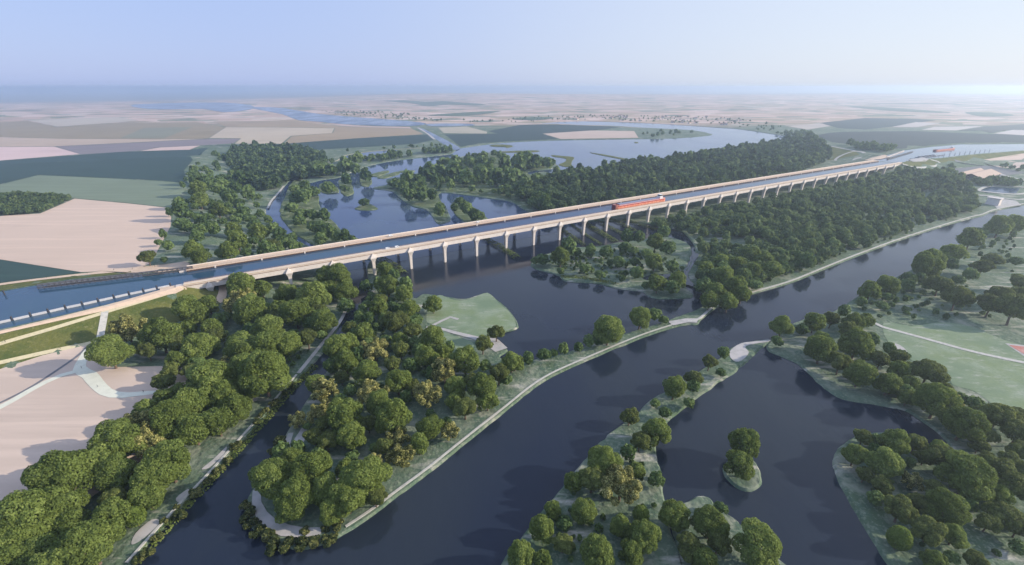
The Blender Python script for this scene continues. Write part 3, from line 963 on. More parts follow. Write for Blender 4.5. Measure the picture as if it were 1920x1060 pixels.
# ------------------------------------------------------------------ canal bridge
bz = math.atan2(BD[1], BD[0])
bridge = empty('canal_bridge', (B0[0], B0[1], 0), bz)
tag(bridge, 'long pale concrete canal bridge on many tapered piers crossing the wooded valley', 'bridge')


def bar(mb, s0, s1, o0, o1, z0, z1, seg=60.0):
    n = max(1, int((s1 - s0) / seg))
    for i in range(n):
        pass
    return mb.box(s0, s1, o0, o1, z0, z1)


bar(MB(), S0, S1, 4.2, 41.5, 21.6, 22.8).build('trough_floor', M['concrete'], bridge)
bar(MB(), S0, S1, -0.4, 4.2, 20.6, 26.7).build('beam', M['concrete'], bridge)
b2 = MB()
bar(b2, S0 + .5, S1 - 14, 41.5, 51.0, 20.6, 26.7)
b2.build('beam', M['concrete'], bridge)
bar(MB(), S0, S1, -0.9, 5.0, 26.7, 27.3).build('towpath_slab', M['path'], bridge)
bar(MB(), S0, S1 - 14, 40.0, 51.6, 26.7, 27.3).build('towpath_slab', M['path'], bridge)
bar(MB(), S0, S1, 4.2, 4.98, 22.8, 26.7).build('trough_wall', M['concrete'], bridge)
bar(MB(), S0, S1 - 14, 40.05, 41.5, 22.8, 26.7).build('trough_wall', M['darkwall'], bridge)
# string course and parapet along the near face, and far parapet
pb = MB()
bar(pb, S0, S1, -0.75, -0.4, 25.2, 25.6)
pb.build('string_course', M['brown'], bridge)
bar(MB(), S0, S1, -0.9, -0.55, 27.3, 28.2).build('parapet', M['concrete'], bridge)
bar(MB(), S0, S1 - 14, 51.2, 51.55, 27.3, 28.2).build('parapet', M['concrete'], bridge)
for o_ in (4.6, 40.4):
    rl = MB()
    e_ = S1 if o_ < 20 else S1 - 14
    rl.box(S0, e_, o_ - .06, o_ + .06, 28.25, 28.37)
    s_ = S0 + 2
    while s_ < e_:
        rl.box(s_ - .05, s_ + .05, o_ - .05, o_ + .05, 27.3, 28.25)
        s_ += 4.0
    rl.build('railing', M['brown'], bridge)
lad = MB()
lad.box(20.3, 21.6, 39.7, 40.05, 24.6, 27.35)
lad = lad.build('ladder_niche', M['concrete'], bridge)
for i in range(-2, 32):
    a = lad if i == -2 else lad.copy()
    if i > -2:
        C.objects.link(a)
        a.parent = bridge
    a.location = (i * SPAN, 0, 0)


def pier_me(flip):
    mb = MB()
    sec = [(26.1, .12, -1.15, -.45), (21.4, 3.2, -3.1, 3.6), (20.55, 3.15, -3.0, 3.6), (18.6, 2.2, -2.1, 3.2), (16.6, 1.7, -1.5, 2.9), (11, 1.45, -1.1, 2.6), (-2.5, 1.2, -.7, 2.4)]
    rings = []
    for z, hs, a, b in sec:
        if flip:
            a, b = -b, -a
        rings.append([(-hs, a, z), (hs, a, z), (hs, b, z), (-hs, b, z)])
    # below the beam the full section, above it only the wedge in front of the face
    mb.loft(rings[::-1])
    o = mb.build('pier', M['concrete'], bridge)
    return o


pn = pier_me(False)
pf = pier_me(True)
SP = [-67.0] + [i * SPAN for i in range(-1, 32)]
for i, s_ in enumerate(SP):
    a = pn if i == 0 else pn.copy()
    if i:
        C.objects.link(a)
        a.parent = bridge
    a.location = (s_, 0, 0)
    a = pf if i == 0 else pf.copy()
    if i:
        C.objects.link(a)
        a.parent = bridge
    a.location = (s_, 50.6, 0)
for y0, y1 in ((-0.3, 4.15), (41.6, 50.9)):
    MB().box(S0 - 6, S0 + 4, y0, y1, 8, 26.6).build('abutment', M['concrete'], bridge)


# ------------------------------------------------------------------ barges
def barge(label, s, o, L, Wd, hull_m, loc=None, rz=None):
    b = empty('barge', (*br(s, o), 25.2) if loc is None else (*loc, 25.2), bz if rz is None else rz)
    tag(b, label, 'barge')
    h = MB()
    hw = Wd / 2
    rings = []
    for x, k, zt in ((0, .62, 6.2), (.012, .85, 6.0), (.035, .97, 5.8), (.07, 1, 5.6), (.9, 1, 5.6), (.97, .95, 5.8), (1, .75, 5.9)):
        rings.append([(x * L, -hw * k * .85, -1), (x * L, hw * k * .85, -1), (x * L, hw * k, 1.2), (x * L, hw * k, zt), (x * L, -hw * k, zt), (x * L, -hw * k, 1.2)])
    h.loft(rings)
    h.build('hull', hull_m, b)
    for sg in (-1, 1):
        rb = MB()
        rb.box(L * .035, L * .97, min(sg * hw * .9, sg * (hw + .1)), max(sg * hw * .9, sg * (hw + .1)), 3.9, 5.55)
        rb.build('strake', M['red'], b)
        rb = MB()
        rb.box(L * .05, L * .96, min(sg * hw * .93, sg * (hw + .18)), max(sg * hw * .93, sg * (hw + .18)), 5.62, 5.95)
        rb.build('gunwale', M['white'], b)
    bw = MB()
    bw.loft([[(-.25, -hw * .62, .2), (-.25, hw * .62, .2), (-.25, hw * .62, 6.3), (-.25, -hw * .62, 6.3)], [(.036 * L, -hw * .99, .2), (.036 * L, hw * .99, .2), (.036 * L, hw * .99, 5.9), (.036 * L, -hw * .99, 5.9)]])
    bw.build('bow_plate', M['darkred'], b)  # bow plate is a darker red than the strakes
    c = MB()
    c.box(L * .075, L * .87, -hw * .8, hw * .8, 5.6, 6.4)
    c.build('hatch_coaming', M['red'], b)
    hc = MB()
    n = 14
    for i in range(n):
        x0 = L * .078 + (L * .79) * i / n
        hc.loft([[(x0, -hw * .78, 6.4), (x0 + L * .79 / n - .15, -hw * .78, 6.4), (x0 + L * .79 / n - .15, hw * .78, 6.4), (x0, hw * .78, 6.4)],
                 [(x0, -hw * .5, 7.0), (x0 + L * .79 / n - .15, -hw * .5, 7.0), (x0 + L * .79 / n - .15, hw * .5, 7.0), (x0, hw * .5, 7.0)]])
    hc.build('hatch_cover', M['hatch'], b)
    wh = MB()
    wh.box(L * .895, L * .95, -hw * .62, hw * .62, 5.6, 9.0)
    wh.box(L * .905, L * .94, -hw * .45, hw * .45, 9.0, 9.4)
    whb = wh.build('wheelhouse', M['white'], b)
    g = MB()
    g.box(L * .903, L * .942, -hw * .48, hw * .48, 9.4, 11.2)
    g.build('window', M['glass'], whb)
    rf = MB()
    rf.box(L * .898, L * .946, -hw * .54, hw * .54, 11.2, 11.5)
    rf.build('roof', M['white'], whb)
    ms = MB()
    ms.cyl(L * .9, 0, 11.5, 20, .14, .07, 6)
    ms.box(L * .9 - .06, L * .9 + .06, -1.2, 1.2, 17, 17.2)
    ms.build('mast', M['white'], b)
    for yy in (-2, 2):
        MB().cyl(L * .03, yy, 5.9, 6.9, .25, .3, 8).build('bollard', M['darksteel'], b)
    return b


def s_of(px, z, o):
    p = at_z([px], z)[0]
    return float(np.dot(p - B0, BD))


sa, sb_ = s_of((1153, 388), 26, 0), s_of((1247, 373), 26, 0)
barge('long red cargo barge with grey hatches sailing in the canal bridge trough', sa - 10, 15.5, 103, 11.6, M['orange'])
e0, e1 = at_z([(1752, 283.0), (1790, 279.0)], 26)
dv = e1 - e0
fb = barge('small distant orange barge on the wide canal basin beyond the bridge', 0, 0, float(np.linalg.norm(dv)), 11.6, M['orange'], tuple(e0), math.atan2(dv[1], dv[0]))
fb.scale = (.92, .85, .6)

# ------------------------------------------------------------------ canal fittings, west end
# floating white guide fenders with dark posts between them
nodes = fr(0, 460, 3.533, [(-40, 520), (80, 494), (203, 466), (320, 441), (433, 415), (545, 392), (650, 369), (755, 346), (855, 324), (950, 305), (1040, 286), (1130, 268)])
nw = at_z(nodes, 26.0)
units = ['', 'first', 'second', 'third', 'fourth', 'fifth', 'sixth', 'seventh', 'eighth', 'ninth', 'tenth', 'eleventh', 'twelfth', 'thirteenth', 'fourteenth', 'fifteenth',
         'sixteenth', 'seventeenth', 'eighteenth', 'nineteenth']
ordw = units[1:]
for tn, tth in (('twenty', 'twentieth'), ('thirty', 'thirtieth'), ('forty', 'fortieth'), ('fifty', 'fiftieth'), ('sixty', 'sixtieth'), ('seventy', 'seventieth')):
    ordw += [tth] + [tn + '-' + u for u in units[1:10]]
fender = post = None
NF = len(nw) - 1
for i in range(NF):
    a, b = nw[i], nw[i + 1]
    dv = b - a
    L = float(np.linalg.norm(dv))
    rz = math.atan2(dv[1], dv[0])
    c = (a + b) / 2
    if fender is None:
        fender = empty('guide_fender')
        m1 = MB()
        m1.loft([[(-4.6, -.5, -.4), (4.6, -.5, -.4), (4.6, .5, -.4), (-4.6, .5, -.4)], [(-4.8, -.6, .3), (4.8, -.6, .3), (4.8, .6, .3), (-4.8, .6, .3)],
                 [(-4.8, -.6, 1.7), (4.8, -.6, 1.7), (4.8, .6, 1.7), (-4.8, .6, 1.7)]])
        m1.build('pontoon', M['fendergrey'], fender)
        m2 = MB()
        m2.box(-4.7, 4.7, .62, .85, .5, .8)
        m2.box(-4.7, 4.7, .62, .85, 1.4, 1.7)
        m2.build('rubbing_rail', M['timber'], fender)
        f_ = fender
    else:
        f_ = fender.copy()
        C.objects.link(f_)
        for ch in fender.children:
            q = ch.copy()
            C.objects.link(q)
            q.parent = f_
    f_.location = (c[0], c[1], 25.2)
    f_.rotation_euler = (0, 0, rz)
    f_.scale = (L / 11.6, 1, 1)
    k = NF - 1 - i
    tag(f_, '%s white floating guide fender from the bridge end along the embankment towpath' % ordw[k], 'fender', 'white guide fenders along the canal edge')
    if post is None:
        mp_ = MB()
        mp_.cyl(0, 0, -3, 3.4, .6, .6, 10)
        mp_.cyl(0, 0, 3.4, 3.7, .7, .4, 10)
        post = mp_.build('mooring_post', M['darksteel'])
        p_ = post
    else:
        p_ = post.copy()
        C.objects.link(p_)
    p_.location = (b[0], b[1], 25.2)
    tag(p_, '%s dark post from the bridge end between the white guide fenders' % ordw[k], 'post', 'dark posts between the white fenders')
# lone post by the far bank
q = at_z([(9, 553)], 25.2)[0]
p_ = post.copy()
C.objects.link(p_)
p_.location = (q[0], q[1], 25.8)
tag(p_, 'lone pale mooring post standing by the far canal bank', 'post')

# dark timber guide wall on the far side
ga, gb = at_z([(71, 542), (362, 507)], 25.6)
dv = gb - ga
L = float(np.linalg.norm(dv))
gw = empty('timber_guide_wall', (ga[0], ga[1], 25.2), math.atan2(dv[1], dv[0]))
tag(gw, 'dark timber lattice guide wall slanting along the far canal edge', 'guide wall')
g1 = MB()
for z_ in (.5, 1.9, 3.3):
    g1.box(0, L, -.2, .2, z_, z_ + .6)
g1.build('rail', M['timber'], gw)
g2 = MB()
nP = int(L / 4)
for i in range(nP + 1):
    g2.cyl(i * L / nP, .55, -3, 4.4, .34, .3, 6)
    if i < nP:
        g2.tube((i * L / nP, .45, .6), ((i + 1) * L / nP, .45, 3.6), .16, .16, 5)
g2.build('pile_row', M['darksteel'], gw)
g3 = MB()
g3.box(0, L, .9, 3.4, 3.6, 3.85)
g3.build('walkway', M['timber'], gw)

# ------------------------------------------------------------------ east harbour: posts, pontoon, boats
pp = at_z([(1770, 292.6), (1780, 291.6), (1790, 290.7), (1799, 289.5), (1809, 288.5), (1818, 287.5), (1828, 286.5), (1837, 285.5), (1846, 284.7), (1855, 284)], 25.2)
tp = None
for i, q in enumerate(pp):
    if tp is None:
        m_ = MB()
        m_.cyl(0, 0, -3, 5.5, .6, .6, 8)
        tp = m_.build('dolphin_post', M['darksteel'])
        p_ = tp
    else:
        p_ = tp.copy()
        C.objects.link(p_)
    p_.location = (q[0], q[1], 25.2)
    tag(p_, '%s tall mooring post from the boat jetty on the distant canal basin' % ordw[i], 'post', 'tall mooring posts on the canal basin')
ja, jb = at_z([(1705, 299), (1768, 291.5)], 25.4)
dv = jb - ja
L = float(np.linalg.norm(dv))
jt = empty('jetty', (ja[0], ja[1], 25.2), math.atan2(dv[1], dv[0]))
tag(jt, 'long floating jetty with moored boats near the far bridge end', 'jetty')
j1 = MB()
j1.box(0, L, -1.5, 1.5, -.2, .7)
for i in range(6):
    j1.box(L * (.35 + .1 * i) - .6, L * (.35 + .1 * i) + .6, 1.5, 14, -.2, .65)
j1.build('deck', M['timber'], jt)
for i in range(10):
    MB().cyl(L * i / 9.5 + 1, -1.9, -3, 3.4, .35, .35, 6).build('pile', M['darksteel'], jt)
boat = None
BL = ['cabin boat moored at the jetty end nearest the bridge', 'cabin boat moored second along the distant jetty', 'cabin boat moored third along the distant jetty',
      'cabin boat moored fourth along the distant jetty', 'cabin boat moored at the outer end of the distant jetty']
for i in range(5):
    pos = ja + dv * (.38 + .105 * i) + np.array([-dv[1], dv[0]]) / L * 8
    if boat is None:
        boat = empty('cabin_boat')
        h = MB()
        h.loft([[(x, -k * 1.9 * .7, -.3), (x, k * 1.9 * .7, -.3), (x, k * 1.9, 1.5), (x, -k * 1.9, 1.5)] for x, k in ((-7, .9), (-3, 1), (3, .95), (6, .5), (7.5, .08))])
        h.build('hull', M['white'], boat)
        cb = MB()
        cb.loft([[(-4.5, -1.4, 1.5), (2.5, -1.3, 1.5), (2.5, 1.3, 1.5), (-4.5, 1.4, 1.5)], [(-4, -1.2, 3.1), (1.5, -1.1, 3.1), (1.5, 1.1, 3.1), (-4, 1.2, 3.1)]])
        cb.build('cabin', M['glass'], boat)
        rf = MB()
        rf.box(-4.2, 1.7, -1.3, 1.3, 3.1, 3.3)
        rf.build('roof', M['white'], boat)
        o = boat
    else:
        o = boat.copy()
        C.objects.link(o)
        for ch in boat.children:
            q = ch.copy()
            C.objects.link(q)
            q.parent = o
    o.location = (pos[0], pos[1], 25.2)
    o.rotation_euler = (0, 0, math.atan2(dv[1], dv[0]) + math.pi / 2 + .05 * i)
    tag(o, 'white ' + BL[i], 'boat', 'white boats at the distant jetty')
# twin guide walls at the mouth of the basin
for pa, pb_, lb in (((1663, 294.5), (1695, 282.5), 'outer concrete guide wall at the far mouth of the canal basin'), ((1664, 298), (1712, 284), 'inner dark guide wall at the far mouth of the canal basin')):
    a, b = at_z([pa, pb_], 27)
    dv = b - a
    L = float(np.linalg.norm(dv))
    m_ = MB()
    m_.box(0, L, -.9, .9, -2, 2.2)
    for i in range(int(L / 12)):
        m_.box(i * 12 + 1, i * 12 + 2, -1.3, 1.3, -2, 2.7)
    o = m_.build('guide_wall', M['concrete'] if 'outer' in lb else M['darksteel'])
    o.location = (a[0], a[1], 25.2)
    o.rotation_euler = (0, 0, math.atan2(dv[1], dv[0]))
    tag(o, lb, 'wall')


# ------------------------------------------------------------------ barns, houses, weir
def gable(name, label, px, Lx, Wy, hw, hr, rz, wall_m, roof_m, cat, group=None):
    p = drape([px])[0]
    b = empty(name, (p[0], p[1], Hs(*p) - .3), rz)
    tag(b, label, cat, group)
    m1 = MB()
    a, c = Lx / 2, Wy / 2
    m1.loft([[(-a, -c, 0), (-a, c, 0), (-a, c, hw), (-a, 0, hr - .15), (-a, -c, hw)], [(a, -c, 0), (a, c, 0), (a, c, hw), (a, 0, hr - .15), (a, -c, hw)]])
    m1.build('wall', wall_m, b)
    e = Lx * .02 + .4
    k = Wy * .03 + .4
    dz = (hr - hw) / c * k
    m2 = MB()
    for sg in (-1, 1):
        m2.loft([[(-a - e, 0, hr), (-a - e, sg * (c + k), hw - dz), (-a - e, sg * (c + k), hw - dz + .3), (-a - e, 0, hr + .3)],
                 [(a + e, 0, hr), (a + e, sg * (c + k), hw - dz), (a + e, sg * (c + k), hw - dz + .3), (a + e, 0, hr + .3)]])
    m2.build('roof', roof_m, b)
    m3 = MB()
    m3.box(-a - .12, -a, -Wy * .16, Wy * .16, 0, hw * .8)
    m3.build('door', M['timber'], b)
    return b


for lb, ra, rb, Wy in (('farther from the basin', (1802, 323), (1838, 315), 30), ('nearer the basin', (1823, 325.5), (1858, 316.7), 36)):
    a, b = at_z([ra, rb], 25)
    dv = b - a
    o = gable('barn', 'tan roofed dark barn beyond the wood, the one ' + lb, (0, 900), float(np.linalg.norm(dv)), Wy, 7, 14, math.atan2(dv[1], dv[0]), M['barnwall'], M['roof'], 'barn')
    o.location = (*((a + b) / 2), 10.5)
q = drape([(1861, 384)])[0]
m_ = MB()
m_.loft([[(-7, -9, -4), (7, -9, -4), (7, 9, -4), (-7, 9, -4)], [(-5, -8, 11), (5, -8, 11), (5, 8, 11), (-5, 8, 11)], [(-6.5, -9.5, 11), (6.5, -9.5, 11), (6.5, 9.5, 11), (-6.5, 9.5, 11)],
         [(-6.5, -9.5, 12.5), (6.5, -9.5, 12.5), (6.5, 9.5, 12.5), (-6.5, 9.5, 12.5)]])
o = m_.build('weir_tower', M['concrete'])
o.location = (q[0], q[1], Hs(*q))
o.rotation_euler = (0, 0, .53)
tag(o, 'grey concrete weir tower beside the lock basin at the wood edge', 'tower')
# village far across the lake
hv = None
vrng = random.Random(3)
for i in range(42):
    x = vrng.uniform(1068, 1400)
    lo = 217 + max(0, x - 1100) * .012
    y = vrng.uniform(lo, lo + 9 + (x - 1068) * .02)
    p = drape([(x, y)])[0]
    if hv is None:
        hv = gable('village_house', 'x', (x, y), 20, 13, 6, 11, 0, M['render'], M['tile'], 'house')
        o = hv
    else:
        o = hv.copy()
        C.objects.link(o)
        for ch in hv.children:
            q = ch.copy()
            C.objects.link(q)
            q.parent = o
        o.location = (p[0], p[1], Hs(*p) - .3)
    o.rotation_euler = (0, 0, vrng.uniform(0, 3))
    s_ = vrng.uniform(.6, 1.1)
    o.scale = (s_, s_, s_)
    tag(o, 'tiny pale house in the distant village along the far lake shore', 'house', 'houses of the distant village')


# ------------------------------------------------------------------ people and cars
def make_person():
    me = bpy.data.meshes.new('person')
    J = [((0, 0, .95), .15), ((0, 0, 1.15), .14), ((0, 0, 1.40), .16), ((0, 0, 1.52), .06), ((0, .01, 1.60), .085), ((0, .01, 1.72), .095), ((0, 0, 1.78), .06),
         ((.2, 0, 1.40), .065), ((.25, -.03, 1.12), .05), ((.24, .08, .88), .04), ((-.2, 0, 1.40), .065), ((-.25, .03, 1.12), .05), ((-.24, .12, .88), .04),
         ((.1, 0, .88), .095), ((.11, .10, .48), .065), ((.11, .02, .08), .045), ((.11, .14, .04), .04), ((-.1, 0, .88), .095), ((-.11, -.02, .48), .065), ((-.11, -.22, .10), .045), ((-.11, -.10, .04), .04)]
    E_ = [(0, 1), (1, 2), (2, 3), (3, 4), (4, 5), (5, 6), (2, 7), (7, 8), (8, 9), (2, 10), (10, 11), (11, 12), (0, 13), (13, 14), (14, 15), (15, 16), (0, 17), (17, 18), (18, 19), (19, 20)]
    me.from_pydata([j[0] for j in J], E_, [])
    o = bpy.data.objects.new('person', me)
    C.objects.link(o)
    md = o.modifiers.new('skin', 'SKIN')
    for i, (p_, r_) in enumerate(J):
        me.skin_vertices[0].data[i].radius = (r_, r_ * .8)
    me.skin_vertices[0].data[0].use_root = True
    o.modifiers.new('sub', 'SUBSURF').levels = 1
    dg = bpy.context.evaluated_depsgraph_get()
    m2 = bpy.data.meshes.new_from_object(o.evaluated_get(dg))
    o.modifiers.clear()
    o.data = m2
    m2.materials.clear()
    m2.materials.append(M['cloth'])
    m2.materials.append(M['skin'])
    for p_ in m2.polygons:
        c = p_.center
        p_.use_smooth = True
        p_.material_index = 1 if (c.z > 1.52 or (abs(c.x) > .2 and c.z < .95)) else 0
    hair = MB()
    n = 10
    hair.loft([[(r_ * math.cos(6.2832 * i / n), -.012 + r_ * 1.1 * math.sin(6.2832 * i / n), z) for i in range(n)] for z, r_ in ((1.69, .098), (1.76, .098), (1.81, .07), (1.835, .02))])
    hair.build('hair', M['darksteel'], o, True)
    return o


PEOPLE = [((154, 692.5), 'on the pale winding path, where it leaves the stairs'), ((184, 727.5), 'on the middle bend of the pale winding path'), ((270, 737.5), 'on the pale path end close to the trees'),
          ((88, 522.5), 'on the far canal towpath beside the dark field tip'), ((164, 514), 'on the far towpath beside the sandy field corner'), ((214, 508), 'on the far towpath halfway to the bridge'),
          ((249, 506), 'on the far towpath close to the bridge apron'), ((291, 501.5), 'on the far apron at the bridge end'), ((114, 655.5), 'on the lower cream ramp path of the embankment'),
          ((11, 643), 'on the upper cream ramp path of the embankment')]
per = None
for px, wh in PEOPLE:
    p = drape([px])[0]
    if per is None:
        per = make_person()
        o = per
    else:
        o = per.copy()
        C.objects.link(o)
        for ch in per.children:
            q = ch.copy()
            C.objects.link(q)
            q.parent = o
    o.location = (p[0], p[1], Hs(*p) + (.74 if 'pale' in wh else .45))
    o.rotation_euler = (0, 0, rng.uniform(0, 6.28))
    tag(o, 'person in dark clothing walking ' + wh, 'person', 'people walking on the canal paths')
for s_, o_, wh in ((s_of((802, 452), 27.3, 0) + 1, 2.0, 'on the near bridge towpath'), (s_of((803, 452), 27.3, 0) + 2.2, 2.6, 'a step ahead of another person on the near bridge towpath')):
    o = per.copy()
    C.objects.link(o)
    for ch in per.children:
        q = ch.copy()
        C.objects.link(q)
        q.parent = o
    o.location = (*br(s_, o_), 27.3)
    o.rotation_euler = (0, 0, bz - 1.57)
    tag(o, 'person in dark clothing walking ' + wh, 'person', 'people walking on the canal paths')

car = None
for (px, o_, lb) in (((731, 441), 46, 'white van on the far towpath, nearer the embankment'), ((894, 415), 46, 'white van on the far towpath above the leafy dike'),
                     ((745, 463.5), 2.1, 'white van on the near towpath, nearer the middle of the bridge'), ((728, 467), 2.1, 'white van on the near towpath, nearer the embankment')):
    s_ = float(np.dot(at_z([px], 28)[0] - B0, BD))
    if car is None:
        car = empty('maintenance_van')
        b = MB()
        pr = [(-2.3, .35), (2.35, .35), (2.4, .9), (1.7, 1.1), (1.0, 1.85), (-2.2, 1.9), (-2.35, 1.2)]
        b.loft([[(x, y, z) for x, z in pr] for y in (-.9, .9)])
        b.build('body', M['white'], car)
        g = MB()
        for y0, y1 in ((-.92, -.9), (.9, .92)):
            g.box(-.3, .9, y0, y1, 1.2, 1.7)
        g.build('window', M['glass'], car)
        for x in (-1.4, 1.5):
            for y in (-.85, .85):
                wl = MB()
                wl.loft([[(x + .34 * math.cos(6.2832 * i / 12), y + dy, .34 + .34 * math.sin(6.2832 * i / 12)) for i in range(12)] for dy in (-.11, .11)])
                wl.build('wheel', M['darksteel'], car)
        o = car
    else:
        o = car.copy()
        C.objects.link(o)
        for ch in car.children:
            q = ch.copy()
            C.objects.link(q)
            q.parent = o
    o.location = (*br(s_, o_), 27.3)
    o.rotation_euler = (0, 0, bz)
    tag(o, lb, 'van', 'white vans on the bridge towpaths')


# ------------------------------------------------------------------ foliage
def leaf_cloud(lumps, n, size, seed, up=0.25, jitter=0.55, flat=1.0):
    """n leaf clumps over the surface of overlapping lumps (unit crown): positions, quads, tint"""
    g = np.random.default_rng(seed)
    c = np.array([l[:3] for l in lumps])
    r = np.array([l[3] for l in lumps])
    P = np.zeros((0, 3))
    N = np.zeros((0, 3))
    Z = np.zeros(0)
    while len(P) < n:
        m = n * 3
        k = g.choice(len(r), m, p=r**2 / np.sum(r**2))
        d = g.normal(0, 1, (m, 3))
        d /= np.linalg.norm(d, axis=1)[:, None]
        rad = r[k] * (1 - 0.34 * g.random(m) ** 2.2)
        p = c[k] + d * rad[:, None] * np.array([1, 1, flat])
        dep = np.min(np.linalg.norm(p[:, None, :] - c[None], axis=2) / r[None], axis=1)
        keep = (dep > 0.72) | (g.random(m) < 0.10)
        keep &= (d[:, 2] > -0.75) | (g.random(m) < .4)
        P = np.vstack([P, p[keep]])
        N = np.vstack([N, d[keep]])
        Z = np.concatenate([Z, dep[keep]])
    P, N, Z = P[:n], N[:n], Z[:n]
    N = N + np.array([0, 0, up]) + g.normal(0, jitter, (n, 3))
    N /= np.linalg.norm(N, axis=1)[:, None]
    T = np.cross(N, g.normal(0, 1, (n, 3)))
    T /= np.linalg.norm(T, axis=1)[:, None]
    B = np.cross(N, T)
    s = size * (0.55 + 0.9 * g.random(n))[:, None]
    asp = (0.55 + .4 * g.random(n))[:, None]
    V = np.stack([P - T * s, P - B * s * asp + N * s * .15, P + T * s, P + B * s * asp + N * s * .15], 1)
    lump_t = g.normal(0, .10, len(lumps))
    near = np.argmin(np.linalg.norm(P[:, None, :] - c[None], axis=2) / r[None], axis=1)
    tint = np.clip(0.36 + 0.17 * g.normal(0, 1, n) + lump_t[near], 0.0, 0.72)
    return V.reshape(-1, 3), tint


def cloud_mesh(name, V, tint, m):
    nq = len(V) // 4
    me = bpy.data.meshes.new(name)
    me.vertices.add(len(V))
    me.vertices.foreach_set('co', V.astype(np.float32).ravel())
    me.loops.add(nq * 4)
    me.loops.foreach_set('vertex_index', np.arange(nq * 4, dtype=np.int32))
    me.polygons.add(nq)
    me.polygons.foreach_set('loop_start', np.arange(0, nq * 4, 4, dtype=np.int32))
    at = me.attributes.new('tint', 'FLOAT', 'FACE')
    at.data.foreach_set('value', tint.astype(np.float32))
    me.materials.append(m)
    me.update(calc_edges=True)
    return me


def crown_lumps(kind, seed):
    g = np.random.default_rng(seed)
    L = []
    if kind == 'round':
        L.append((g.normal(0, .06), g.normal(0, .06), 0, .68))
        sx_, sy_ = g.uniform(.88, 1.08, 2)
        for i in range(44):
            a, e = g.uniform(0, 6.283), g.uniform(-.45, 1.45)
            q = .66 * g.uniform(.78, 1.12)
            L.append((sx_ * q * math.cos(a) * math.cos(e), sy_ * q * math.sin(a) * math.cos(e), .98 * q * math.sin(e), g.uniform(.15, .36)))
    elif kind == 'dull':
        L.append((0, 0, .05, .60))
        for i in range(24):
            a, e = g.uniform(0, 6.283), g.uniform(-.25, 1.3)
            q = .66 * g.uniform(.7, 1.12)
            L.append((q * math.cos(a) * math.cos(e), q * math.sin(a) * math.cos(e), .72 * q * math.sin(e), g.uniform(.18, .33)))
    elif kind == 'ball':
        L.append((0, 0, 0, .84))
        L.append((0, 0, .3, .72))
        for i in range(14):
            a, e = g.uniform(0, 6.283), g.uniform(-.6, 1.5)
            q = .62
            L.append((q * math.cos(a) * math.cos(e), q * math.sin(a) * math.cos(e), 1.0 * q * math.sin(e) + .08, g.uniform(.24, .36)))
    elif kind == 'blossom':
        for i in range(34):
            a, e = g.uniform(0, 6.283), g.uniform(-.7, 1.5)
            q = g.uniform(.45, .92)
            L.append((q * math.cos(a) * math.cos(e), q * math.sin(a) * math.cos(e), .9 * q * math.sin(e), g.uniform(.13, .24)))
        L.append((0, 0, -.05, .45))
    elif kind == 'shrub':
        for i in range(12):
            a = g.uniform(0, 6.283)
            q = g.uniform(.1, .75)
            L.append((q * math.cos(a), q * math.sin(a), g.uniform(-.25, .35), g.uniform(.25, .42)))
    return L


def trunk_me(seed, kind):
    g = random.Random(seed)
    mb = MB()
    n = 7
    rg = lambda z, r_, dx=0, dy=0: [(dx + r_ * math.cos(6.2832 * i / n), dy + r_ * math.sin(6.2832 * i / n), z) for i in range(n)]
    lx, ly = g.uniform(-.05, .05), g.uniform(-.05, .05)
    mb.loft([rg(-.05, .095), rg(.04, .065), rg(.45, .05, lx, ly), rg(.95, .035, lx * 1.5, ly * 1.5), rg(1.45, .012, lx, ly)])
    for i in range(6):
        a = 6.2832 * i / 6 + g.uniform(-.4, .4)
        z0 = g.uniform(.38, .85)
        q = g.uniform(.4, .62)
        p1 = (lx + q * math.cos(a) * .55, ly + q * math.sin(a) * .55, z0 + .28)
        p2 = (lx + q * math.cos(a) * 1.2, ly + q * math.sin(a) * 1.2, z0 + g.uniform(.45, .7))
        mb.tube((lx, ly, z0), p1, .030, .02, 5)
        mb.tube(p1, p2, .02, .007, 5)
    o = mb.build('trunk', M['bark'])
    me = o.data
    bpy.data.objects.remove(o)
    return me


KIND_MAT = {'r': 'leaf', 'd': 'dull', 's': 'ball', 'b': 'blossom'}
KIND_NAME = {'r': 'round', 'd': 'dull', 's': 'ball', 'b': 'blossom'}
CZ = {'r': 1.0, 'd': 1.06, 's': 1.08, 'b': 1.0}      # crown centre over the ground in crown radii
CROWNS, TRUNKS = {}, {}
for kd in 'rdsb':
    for lod, (nq, sz) in enumerate(((8000, .046), (2400, .082), (700, .15), (15000, .034))):
        for vv in range(7 if kd in 'rd' else 3):
            V, t = leaf_cloud(crown_lumps(KIND_NAME[kd], 11 * vv + ord(kd)), nq if kd != 'b' else int(nq * .9), sz, vv * 7 + lod)
            if kd == 'b':
                g_ = np.random.default_rng(vv)
                t = np.where((g_.random(len(t)) < .38), t + .5, t)
            V[:, 2] += CZ[kd]
            CROWNS[kd, lod, vv] = cloud_mesh('crown', V, t, M[KIND_MAT[kd]])
    for vv in range(3):
        TRUNKS[kd, vv] = trunk_me(vv * 3 + ord(kd), kd)

# hand-surveyed trees: (crown centre x, y, crown width, kind) in enlarged crops of the photograph
TREES = []


def add(zone, x0, y0, s, pts):
    for p in pts:
        k = p[3] if len(p) > 3 else 'r'
        TREES.append((zone, x0 + p[0] / s, y0 + p[1] / s, p[2] / s, k))


